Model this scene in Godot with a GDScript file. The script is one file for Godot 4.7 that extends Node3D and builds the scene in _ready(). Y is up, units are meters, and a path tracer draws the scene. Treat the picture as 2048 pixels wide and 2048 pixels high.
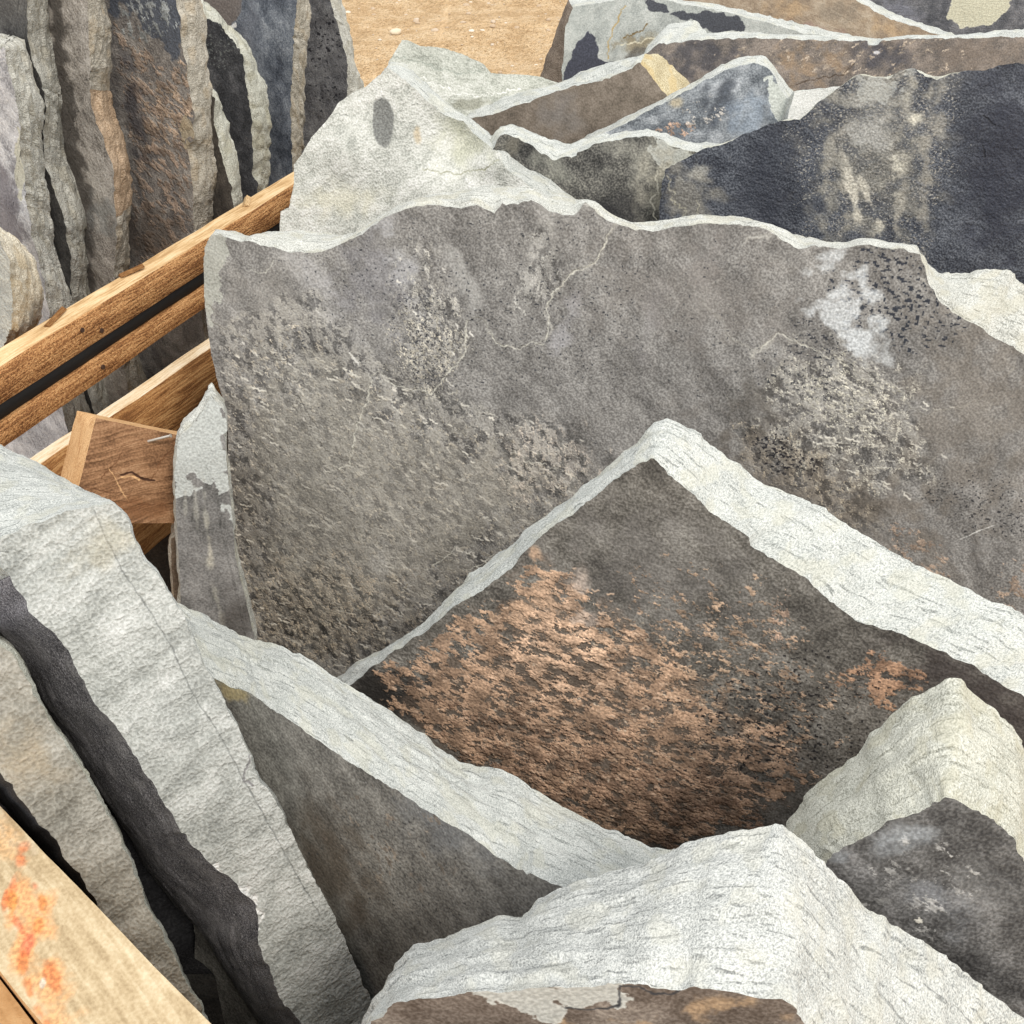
extends Node3D
# Stone yard: two timber crates of rough stone slabs stood on edge, sandy ground behind.

const M := 511
var NA: PackedByteArray      # broad cloud noise, levels spread evenly
var NB: PackedByteArray      # fine grain
var NC: PackedByteArray      # single grains
var ND: PackedByteArray      # flaky scales
var wob := FastNoiseLite.new()
var lam := FastNoiseLite.new()
var und := FastNoiseLite.new()
var used := {}
var jobs: Array = []
var done: Array = []
var edges := {}

func _ready() -> void:
	# ---- camera, sky, sun, exposure
	var cam := Camera3D.new()
	cam.name = "camera"
	cam.position = Vector3(0, 1.6, 0)
	cam.rotation_degrees = Vector3(-38, 0, 0)
	cam.fov = 50.0
	cam.near = 0.05
	cam.far = 400.0
	add_child(cam)
	cam.make_current()
	var sky_mat := ProceduralSkyMaterial.new()
	sky_mat.sky_top_color = Color(0.85, 0.855, 0.87)
	sky_mat.sky_horizon_color = Color(0.89, 0.89, 0.89)
	sky_mat.sky_curve = 0.2
	sky_mat.ground_bottom_color = Color(0.42, 0.36, 0.28)
	sky_mat.ground_horizon_color = Color(0.62, 0.56, 0.48)
	sky_mat.sun_angle_max = 0.0
	var sky := Sky.new()
	sky.sky_material = sky_mat
	var env := Environment.new()
	env.background_mode = Environment.BG_SKY
	env.sky = sky
	env.ambient_light_source = Environment.AMBIENT_SOURCE_SKY
	env.tonemap_mode = Environment.TONE_MAPPER_LINEAR
	env.tonemap_exposure = 2.06
	env.sdfgi_enabled = true
	env.ssao_enabled = true
	env.ssil_enabled = true
	var world := WorldEnvironment.new()
	world.name = "world"
	world.environment = env
	add_child(world)
	var sun := DirectionalLight3D.new()
	sun.name = "sun"
	sun.light_energy = 0.36
	sun.light_angular_distance = 18.0
	sun.light_color = Color(1.0, 0.975, 0.945)
	sun.shadow_enabled = true
	sun.rotation_degrees = Vector3(-50, 32, 0)
	add_child(sun)

	make_noise()
	make_edge_materials()
	ground()
	crates()
	slabs()
	small_things()
	paint_all()

# ------------------------------------------------------------------ noise
func level(n: FastNoiseLite) -> PackedByteArray:
	var b: PackedByteArray = n.get_seamless_image(512, 512, false, false, 0.12, true).get_data()
	var hist := PackedInt32Array(); hist.resize(256)
	for v in b: hist[v] += 1
	var lut := PackedByteArray(); lut.resize(256)
	var sum := 0
	for i in 256:
		lut[i] = int(255.0 * (sum + hist[i] * 0.5) / 262144.0)
		sum += hist[i]
	for i in b.size(): b[i] = lut[b[i]]
	return b

func make_noise() -> void:
	var n := FastNoiseLite.new()
	n.noise_type = FastNoiseLite.TYPE_SIMPLEX_SMOOTH
	n.seed = 11; n.frequency = 1.0 / 70.0; n.fractal_octaves = 5
	NA = level(n)
	n.seed = 23; n.frequency = 1.0 / 5.0; n.fractal_octaves = 2
	NB = level(n)
	n.seed = 37; n.frequency = 1.0 / 13.0; n.fractal_octaves = 4; n.fractal_gain = 0.55
	n.domain_warp_enabled = true; n.domain_warp_amplitude = 9.0; n.domain_warp_frequency = 0.04
	ND = level(n)
	var rng := RandomNumberGenerator.new()
	rng.seed = 5
	NC.resize(512 * 512)
	for i in NC.size(): NC[i] = rng.randi() & 255
	wob.noise_type = FastNoiseLite.TYPE_SIMPLEX_SMOOTH
	wob.seed = 3; wob.frequency = 1.0 / 34.0; wob.fractal_octaves = 5; wob.fractal_gain = 0.55
	lam.noise_type = FastNoiseLite.TYPE_SIMPLEX_SMOOTH
	lam.seed = 8; lam.frequency = 1.0 / 26.0; lam.fractal_octaves = 4; lam.fractal_gain = 0.5
	und.noise_type = FastNoiseLite.TYPE_SIMPLEX_SMOOTH
	und.seed = 9; und.frequency = 1.0 / 190.0; und.fractal_octaves = 4; und.fractal_gain = 0.45

# ------------------------------------------------------------------ tree helpers
func numbered(called: String) -> String:
	var k: int = used.get(called, 0)
	used[called] = k + 1
	return called if k == 0 else "%s_%03d" % [called, k]

func thing(called: String, label: String, category: String, at: Vector3, group := "") -> Node3D:
	var o := Node3D.new()
	o.name = numbered(called)
	o.position = at
	o.set_meta("label", label)
	o.set_meta("category", category)
	o.set_meta("kind", "thing")
	if group != "": o.set_meta("group", group)
	add_child(o)
	return o

func put(called: String, mesh: Mesh, mat: Material, parent: Node) -> MeshInstance3D:
	var o := MeshInstance3D.new()
	o.name = called
	o.mesh = mesh
	if mat: o.material_override = mat
	parent.add_child(o, true)
	return o

func build_mesh(v: PackedVector3Array, uv: PackedVector2Array, ix: PackedInt32Array) -> ArrayMesh:
	var n := PackedVector3Array()
	n.resize(v.size())
	for i in range(0, ix.size(), 3):
		var a := ix[i]; var b := ix[i + 1]; var c := ix[i + 2]
		var f := (v[c] - v[a]).cross(v[b] - v[a])
		n[a] += f; n[b] += f; n[c] += f
	for i in n.size(): n[i] = n[i].normalized() if n[i].length_squared() > 1e-20 else Vector3.BACK
	var arr := []
	arr.resize(Mesh.ARRAY_MAX)
	arr[Mesh.ARRAY_VERTEX] = v; arr[Mesh.ARRAY_NORMAL] = n; arr[Mesh.ARRAY_TEX_UV] = uv; arr[Mesh.ARRAY_INDEX] = ix
	var m := ArrayMesh.new()
	m.add_surface_from_arrays(Mesh.PRIMITIVE_TRIANGLES, arr)
	return m

# ------------------------------------------------------------------ broken stone (the light, freshly split edges)
# tone: dark grain, body, light grain; layer: strength of the bedding lines along the edge
func edge_material(called: String, c0: Color, c1: Color, c2: Color, layer: float, relief: float, seed_: int, stain := Color(0, 0, 0, 0)) -> void:
	var m := StandardMaterial3D.new()
	m.roughness = 0.92
	m.metallic_specular = 0.3
	m.resource_name = called
	m.heightmap_enabled = true
	m.heightmap_scale = relief
	edges[called] = m
	jobs.append({"kind": "edge", "mat": m, "c": [c0, c1, c2], "layer": layer, "seed": seed_, "stain": stain, "like": -1 if seed_ <= 5 else 4 - seed_ % 3})

func make_edge_materials() -> void:
	edge_material("white", Color8(144, 147, 142), Color8(182, 185, 179), Color8(205, 206, 199), 0.75, 0.17, 1, Color(0.72, 0.71, 0.63, 0.3))
	edge_material("white2", Color8(144, 146, 142), Color8(184, 186, 180), Color8(208, 209, 203), 0.8, 0.17, 2, Color(0.73, 0.72, 0.65, 0.25))
	edge_material("pale", Color8(144, 145, 138), Color8(184, 185, 177), Color8(204, 205, 197), 0.7, 0.19, 3, Color(0.68, 0.66, 0.57, 0.3))
	edge_material("cream", Color8(144, 144, 132), Color8(182, 182, 169), Color8(204, 204, 192), 0.6, 0.19, 4, Color(0.64, 0.62, 0.52, 0.3))
	edge_material("grey", Color8(144, 143, 134), Color8(184, 183, 173), Color8(204, 203, 194), 0.5, 0.34, 5, Color(0.6, 0.57, 0.49, 0.3))
	edge_material("tan", Color8(140, 134, 120), Color8(178, 172, 158), Color8(198, 193, 180), 0.5, 0.32, 6, Color(0.68, 0.6, 0.48, 0.3))
	edge_material("orange", Color8(142, 120, 96), Color8(180, 157, 131), Color8(198, 178, 154), 0.3, 0.28, 12)
	edge_material("yellow", Color8(142, 130, 102), Color8(184, 172, 138), Color8(208, 200, 172), 0.3, 0.28, 7, Color(0.74, 0.65, 0.46, 0.5))
	edge_material("ochre", Color8(160, 151, 132), Color8(202, 194, 174), Color8(216, 210, 194), 0.4, 0.3, 8, Color(0.74, 0.66, 0.52, 0.4))
	edge_material("brown", Color8(84, 74, 66), Color8(120, 108, 96), Color8(146, 134, 120), 0.4, 0.25, 9)
	edge_material("dark", Color8(52, 51, 54), Color8(100, 98, 101), Color8(164, 163, 164), 0.35, 0.14, 10, Color(0.50, 0.49, 0.49, 0.4))
	edge_material("slate", Color8(66, 65, 68), Color8(108, 106, 109), Color8(160, 158, 160), 0.3, 0.12, 14, Color(0.6, 0.59, 0.59, 0.4))
	edge_material("black", Color8(28, 28, 29), Color8(46, 45, 46), Color8(66, 65, 66), 0.3, 0.14, 13)  # near-black, paints gap shade onto slabs and sides
	edge_material("woodlight", Color8(176, 132, 88), Color8(204, 164, 116), Color8(222, 188, 142), 1.0, 0.06, 11)

# ------------------------------------------------------------------ slabs: a traced front, an edge that runs back to the other side
func height_at(x: float, y: float, amp: float, off: float, dents: Array) -> float:
	var z := und.get_noise_2d(x + off, y - off) * amp
	for d in dents:
		var p: float = (x - d[0]) / d[2]
		var q: float = (y - d[1]) / d[3]
		var r: float = p * p + q * q
		if r < 4.0: z -= d[4] * exp(-r * 1.6)
	return z

func spine_point(s: Array, p: Vector2) -> Vector2:
	if s.size() == 1: return Vector2(s[0][0], s[0][1])
	var best := Vector2.ZERO
	var bd := 1e12
	for i in s.size() - 1:
		var q := Geometry2D.get_closest_point_to_segment(p, Vector2(s[i][0], s[i][1]), Vector2(s[i + 1][0], s[i + 1][1]))
		var d := q.distance_squared_to(p)
		if d < bd: bd = d; best = q
	return best

# pose: base centre, yaw, tilt. All lengths of pts in millimetres: front x, y and how far the back outline is shifted.
func piece(called: String, label: String, category: String, group: String, pose: Array, t: float, spine: Array, pts: Array, look: Dictionary, feats: Array) -> void:
	var at := Vector3(pose[0], pose[1], pose[2])
	var root := thing(called, label, category, at, group)
	root.rotation = Vector3(-deg_to_rad(pose[4]), deg_to_rad(pose[3]), 0)
	var seed_ := jobs.size() * 37 + 11
	var off := float(seed_ % 997) * 13.7
	var amp: float = look.get("und", 3.0)
	var jag: float = look.get("jag", 1.0)
	var rip: float = look.get("ripple", 0.0)
	var dents: Array = look.get("dent", [])
	var bulge: float = look.get("bulge", 4.0)
	var step := 5.0
	# outline, resampled and roughened
	var f := PackedVector2Array(); var b := PackedVector2Array(); var seg := PackedInt32Array()
	var xmin := 1e9; var xmax := -1e9; var ymax := -1e9; var ymin := 1e9
	var np := pts.size()
	var run := 0.0
	for i in np:
		var p0 := Vector2(pts[i][0], pts[i][1]); var p1 := Vector2(pts[(i + 1) % np][0], pts[(i + 1) % np][1])
		var d0 := Vector2(pts[i][2], pts[i][3]); var d1 := Vector2(pts[(i + 1) % np][2], pts[(i + 1) % np][3])
		var l := maxf(p0.distance_to(p1), (p0 + d0).distance_to(p1 + d1))
		var k := maxi(1, int(ceil(l / step)))
		var nf := (p1 - p0).orthogonal().normalized()
		var nb := (p1 + d1 - p0 - d0).orthogonal().normalized()
		for j in k:
			var w := float(j) / k
			var s := run + l * w
			var soft := minf(1.0, minf(d0.lerp(d1, w).length() / 14.0 + 0.35, 1.0))
			f.append(p0.lerp(p1, w) + nf * wob.get_noise_2d(s, off) * 3.6 * jag * soft + nf * wob.get_noise_2d(s * 7.0, off + 60.0) * 1.1 * jag)
			b.append((p0 + d0).lerp(p1 + d1, w) + nb * wob.get_noise_2d(s, off + 300.0) * 4.2 * jag + nb * wob.get_noise_2d(s * 6.0, off + 400.0) * 1.2 * jag)
			seg.append(i)
		run += l
	var n := f.size()
	for p in f:
		xmin = minf(xmin, p.x); xmax = maxf(xmax, p.x); ymax = maxf(ymax, p.y); ymin = minf(ymin, p.y)
	var fs := PackedVector2Array(); var bs := PackedVector2Array()
	var reach := 2
	for i in n:
		var a := Vector2.ZERO; var c := Vector2.ZERO
		for k in range(-reach, reach + 1):
			a += f[(i + k + n) % n]; c += b[(i + k + n) % n]
		fs.append(a / (2 * reach + 1)); bs.append(c / (2 * reach + 1))
	var hv: float = minf(ymax - ymin, look.get("vis", 1e9))
	var size := Vector2(xmax - xmin, hv)
	# front face: rings from the outline to the spine
	var v := PackedVector3Array(); var uv := PackedVector2Array(); var ix := PackedInt32Array()
	var far := 0.0
	var hub := PackedVector2Array()
	for p in f:
		var q := spine_point(spine, p)
		hub.append(q)
		far = maxf(far, q.distance_to(p))
	var rings := clampi(int(far / 9.0), 4, 44)
	for r in rings + 1:
		var w := pow(float(r) / rings, 1.15)
		for i in n:
			var p := f[i].lerp(hub[i], w)
			var z := height_at(p.x, p.y, amp, off, dents)
			if rip > 0.0: z += lam.get_noise_2d(p.x * 0.35 + p.y * 0.15 + off, p.y * 1.25 - p.x * 0.5) * 3.0 * rip
			v.append(Vector3(p.x, p.y, z) * 0.001)
			uv.append(Vector2((p.x - xmin) / size.x, (ymax - p.y) / size.y))
	for r in rings:
		for i in n:
			var a := r * n + i; var c := r * n + (i + 1) % n
			ix.append_array(PackedInt32Array([a, c, a + n, c, c + n, a + n]))
	var face_mat := StandardMaterial3D.new()
	face_mat.roughness = look.get("rough", 0.85)
	face_mat.metallic_specular = 0.35
	face_mat.heightmap_enabled = true
	face_mat.heightmap_scale = look.get("bump", 0.25)
	var wood: bool = look.has("wood")
	put("sawn_face" if wood else "front_face", build_mesh(v, uv, ix), face_mat, root)
	var px: float = look.px
	jobs.append({"kind": "face", "mat": face_mat, "w": maxi(8, int(size.x / px)), "h": maxi(8, int(size.y / px)), "px": px, "x0": xmin, "y0": ymax, "look": look, "feats": feats, "seed": seed_, "like": 1 + seed_ % 3 if look.has("plain") else -1})
	# the edge, in one or two kinds of stone
	var e2: Array = look.get("edge2", [0, -1, "pale"])
	for kind in (2 if e2[1] >= 0 else 1):
		v = PackedVector3Array(); uv = PackedVector2Array(); ix = PackedInt32Array()
		var cross_ := t
		for i in n: cross_ = maxf(cross_, f[i].distance_to(b[i]))
		var rows := clampi(int(cross_ / 3.6), 5, 44)
		for k in rows + 1:
			var w := float(k) / rows
			run = 0.0
			for i in n + 1:
				var j := i % n
				if i > 0: run += maxf(f[j].distance_to(f[i - 1]), b[j].distance_to(b[i - 1]))
				var q := fs[j].lerp(bs[j], w) + (f[j] - fs[j]) * (1.0 - smoothstep(0.0, 0.28, w)) + (b[j] - bs[j]) * smoothstep(0.66, 1.0, w)
				var z0 := height_at(f[j].x, f[j].y, amp, off, dents)
				if rip > 0.0: z0 += lam.get_noise_2d(f[j].x * 0.35 + f[j].y * 0.15 + off, f[j].y * 1.25 - f[j].x * 0.5) * 3.0 * rip
				var z := lerpf(z0, -t, w)
				var along := f[(j + 1) % n] - f[(j + n - 1) % n] + b[(j + 1) % n] - b[(j + n - 1) % n]
				var lift := b[j] - f[j]
				var side := Vector2(-along.y, along.x).normalized()
				var rise := lift.dot(side)
				var out3 := Vector3(side.x * t, side.y * t, rise).normalized()
				var hold := smoothstep(0.0, 0.14, w) * smoothstep(0.0, 0.1, 1.0 - w)
				# bedding: thin layers broken back by different amounts, and a ragged surface over them
				var depth := w * cross_ + lam.get_noise_2d(run * 0.12 + off, 300.0) * 14.0 + off
				var li := floorf(depth / 12.0)
				var fr := smoothstep(0.8, 1.0, depth / 12.0 - li)
				var bed := lerpf(lam.get_noise_2d(li * 61.0, run * 0.16 + off), lam.get_noise_2d((li + 1.0) * 61.0, run * 0.16 + off), fr) * 4.0
				var rough := bed + lam.get_noise_2d(run * 0.22 + off, w * cross_ * 0.5) * 1.2 + lam.get_noise_2d(run * 1.1 - off, w * cross_ * 1.3) * 1.8
				var amount := (rough + sin(PI * w) * minf(cross_ * 0.05, 4.0)) * hold * jag
				if bulge > 4.0 and kind == 1: amount = amount * 0.4 + sin(PI * w) * bulge
				v.append((Vector3(q.x, q.y, z) + out3 * amount) * 0.001)
				uv.append(Vector2((run + off) / 410.0, (w * cross_ + off * 0.3) / 410.0))
		for k in rows:
			for i in n:
				var second: bool = seg[i] >= e2[0] and seg[i] < e2[1]
				if second != (kind == 1): continue
				var a := k * (n + 1) + i
				ix.append_array(PackedInt32Array([a, a + n + 1, a + 1, a + 1, a + n + 1, a + n + 2]))
		if wood: put("sawn_side", build_mesh(v, uv, ix), edges[look.edge], root)
		else:
			var stone: String = look.edge if kind == 0 else e2[2]
			var e := put("broken_edge" if kind == 0 else "weathered_side", build_mesh(v, uv, ix), edges[stone], root)
			e.set_meta("label", "%s %s" % [{"white2": "white", "white": "white"}.get(stone, stone), "broken edge" if kind == 0 else "weathered side"])  # black ones stand for shade in the gaps, the others are stone colour
	# the hidden back
	v = PackedVector3Array(); uv = PackedVector2Array(); ix = PackedInt32Array()
	for p in b:
		v.append(Vector3(p.x, p.y, -t) * 0.001)
		uv.append(p / 410.0)
	ix = Geometry2D.triangulate_polygon(b)
	if ix.is_empty(): ix = Geometry2D.triangulate_polygon(bs)
	for i in range(0, ix.size(), 3):
		if (b[ix[i + 1]] - b[ix[i]]).cross(b[ix[i + 2]] - b[ix[i]]) < 0.0:
			var swap := ix[i + 1]; ix[i + 1] = ix[i + 2]; ix[i + 2] = swap
	if not ix.is_empty(): put("back_face", build_mesh(v, uv, ix), edges["woodlight" if wood else "dark"], root)

# ------------------------------------------------------------------ painting (worker threads; every job writes only its own slot)
func paint_all() -> void:
	done.resize(jobs.size())
	var task := WorkerThreadPool.add_group_task(paint_job, jobs.size(), -1, true)
	WorkerThreadPool.wait_for_group_task_completion(task)
	for i in jobs.size():
		var m: StandardMaterial3D = jobs[i].mat
		var r: Array = done[i]
		m.albedo_texture = ImageTexture.create_from_image(r[0])
		var like: int = jobs[i].get("like", -1)      # some share the relief of another material
		if like >= 0: m.heightmap_texture = jobs[like].mat.heightmap_texture
		elif r[1]: m.heightmap_texture = ImageTexture.create_from_image(r[1])

func paint_job(i: int) -> void:
	match jobs[i].kind:
		"edge": done[i] = paint_edge(jobs[i])
		"face": done[i] = paint_face(jobs[i])
		"wood": done[i] = paint_wood(jobs[i])
		"sand": done[i] = paint_sand(jobs[i])

func paint_edge(job: Dictionary) -> Array:
	var na := NA; var nb := NB; var nc := NC; var nd := ND
	var w := 1024
	var c0: Color = job.c[0]; var c1: Color = job.c[1]; var c2: Color = job.c[2]; var st: Color = job.stain
	var layer: float = job.layer
	var sd: int = job.seed * 61
	var px := PackedByteArray(); px.resize(w * w * 3)
	var hh := PackedFloat32Array(); hh.resize(w * w)
	var o := 0
	for y in w:
		for x in w:
			var warp: int = na[(((y + sd) & M) << 9) | ((x >> 1) & M)] >> 4
			var l: float = na[(((y * 4 + warp + sd * 3) & M) << 9) | (((x >> 1) + sd) & M)] / 255.0
			var g: float = nb[((y + sd) & M) << 9 | ((x + sd * 2) & M)] / 255.0
			var g2: float = nb[(((y >> 1) + sd * 5) & M) << 9 | (((x >> 1) + sd) & M)] / 255.0
			var a: float = na[((y >> 1) & M) << 9 | (((x >> 1) + sd) & M)] / 255.0
			var d: float = nd[(((y >> 1) + sd) & M) << 9 | ((x >> 1) & M)] / 255.0
			var n: float = nc[((y + sd) & M) << 9 | ((x + sd) & M)] / 255.0
			var t := 0.5 + (g - 0.5) * 0.75 + (g2 - 0.5) * 0.45 + (a - 0.5) * 0.25 + (n - 0.5) * 0.2
			var dark: float = smoothstep(0.84, 0.97, l) * layer * (0.5 + 0.6 * a)
			t -= dark * 0.75
			var r: float; var gg: float; var b: float
			if t < 0.5:
				var k := maxf(t, -0.3) * 2.0
				r = c0.r + (c1.r - c0.r) * k; gg = c0.g + (c1.g - c0.g) * k; b = c0.b + (c1.b - c0.b) * k
			else:
				var k := minf(t - 0.5, 0.6) * 2.0
				r = c1.r + (c2.r - c1.r) * k; gg = c1.g + (c2.g - c1.g) * k; b = c1.b + (c2.b - c1.b) * k
			var s: float = smoothstep(0.55, 0.95, na[(((y >> 1) + 200) & M) << 9 | (((x >> 1) + 77 + sd) & M)] / 255.0) * st.a
			r += (st.r - r) * s; gg += (st.g - gg) * s; b += (st.b - b) * s
			px[o * 3] = int(clampf(r, 0.0, 1.0) * 255.0); px[o * 3 + 1] = int(clampf(gg, 0.0, 1.0) * 255.0); px[o * 3 + 2] = int(clampf(b, 0.0, 1.0) * 255.0)
			hh[o] = 0.3 * l * layer + 0.28 * d + 0.2 * g2 + 0.2 * a + 0.1 * g - dark * 0.3
			o += 1
	return [Image.create_from_data(w, w, false, Image.FORMAT_RGB8, px), Image.create_from_data(w, w, false, Image.FORMAT_RF, hh.to_byte_array())]

func paint_face(job: Dictionary) -> Array:
	var na := NA; var nb := NB; var nc := NC; var nd := ND
	var w: int = job.w; var h: int = job.h; var mm: float = job.px
	var look: Dictionary = job.look
	var sd: int = job.seed
	var c: Array = look.base
	var r0: float = c[0][0]; var g0: float = c[0][1]; var b0: float = c[0][2]
	var r1: float = c[1][0]; var g1: float = c[1][1]; var b1: float = c[1][2]
	var r2: float = c[2][0]; var g2: float = c[2][1]; var b2: float = c[2][2]
	var bl: float = look.get("blotch", 0.4)
	var ang: float = deg_to_rad(look.streak[0]); var stk: float = look.streak[1]
	var ca := cos(ang); var sa := sin(ang)
	var grain: float = look.get("grain", 0.55)
	var wood: bool = look.has("wood")
	var tot := w * h
	var R := PackedFloat32Array(); var G := PackedFloat32Array(); var B := PackedFloat32Array(); var H := PackedFloat32Array()
	R.resize(tot); G.resize(tot); B.resize(tot); H.resize(tot)
	var o := 0
	for y in h:
		var Y := y * mm + 4000.0
		for x in w:
			var X := x * mm + 4000.0
			var U := X * ca + Y * sa + 3000.0; var V := Y * ca - X * sa + 9000.0
			var a: float = na[((int(Y * 0.55) + sd) & M) << 9 | ((int(X * 0.55) + sd) & M)] / 255.0
			var a2: float = na[((int(Y * 1.9) + sd * 3) & M) << 9 | ((int(X * 1.9) + sd) & M)] / 255.0
			var s: float
			if wood: s = na[((int(V * 9.0 + a * 30.0) + sd) & M) << 9 | (int(U * 0.5) & M)] / 255.0
			else: s = na[((int(V * 1.6 + a * 40.0) + sd) & M) << 9 | (int(U * 0.45) & M)] / 255.0
			var g: float = nb[((int(Y * 1.3) + sd) & M) << 9 | ((int(X * 1.3) + sd * 2) & M)] / 255.0
			var d: float = nd[((int(V * 1.5) + sd) & M) << 9 | (int(U * 0.8) & M)] / 255.0
			var n: float = nc[((y + sd) & M) << 9 | ((x + sd) & M)] / 255.0
			var t := 0.5 + (a - 0.5) * bl * 0.7 + (a2 - 0.5) * bl * 0.8 + (s - 0.5) * stk + (d - 0.5) * 0.22 + (g - 0.5) * grain + (n - 0.5) * grain * 0.45
			if t < 0.5:
				var k := maxf(t, -0.2) * 2.0
				R[o] = r0 + (r1 - r0) * k; G[o] = g0 + (g1 - g0) * k; B[o] = b0 + (b1 - b0) * k
			else:
				var k := minf(t - 0.5, 0.7) * 2.0
				R[o] = r1 + (r2 - r1) * k; G[o] = g1 + (g2 - g1) * k; B[o] = b1 + (b2 - b1) * k
			H[o] = (s if wood else 0.28 * d + 0.2 * s + 0.22 * g + 0.2 * a2 + 0.1 * a)
			o += 1
	for fe in job.feats:
		paint_feature(fe, w, h, mm, job.x0, job.y0, sd, R, G, B, H, na, nb, nc, nd)
	var px := PackedByteArray(); px.resize(tot * 3)
	for i in tot:
		px[i * 3] = int(clampf(R[i], 0.0, 255.0)); px[i * 3 + 1] = int(clampf(G[i], 0.0, 255.0)); px[i * 3 + 2] = int(clampf(B[i], 0.0, 255.0))
	return [Image.create_from_data(w, h, false, Image.FORMAT_RGB8, px), Image.create_from_data(w, h, false, Image.FORMAT_RF, H.to_byte_array())]

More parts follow.
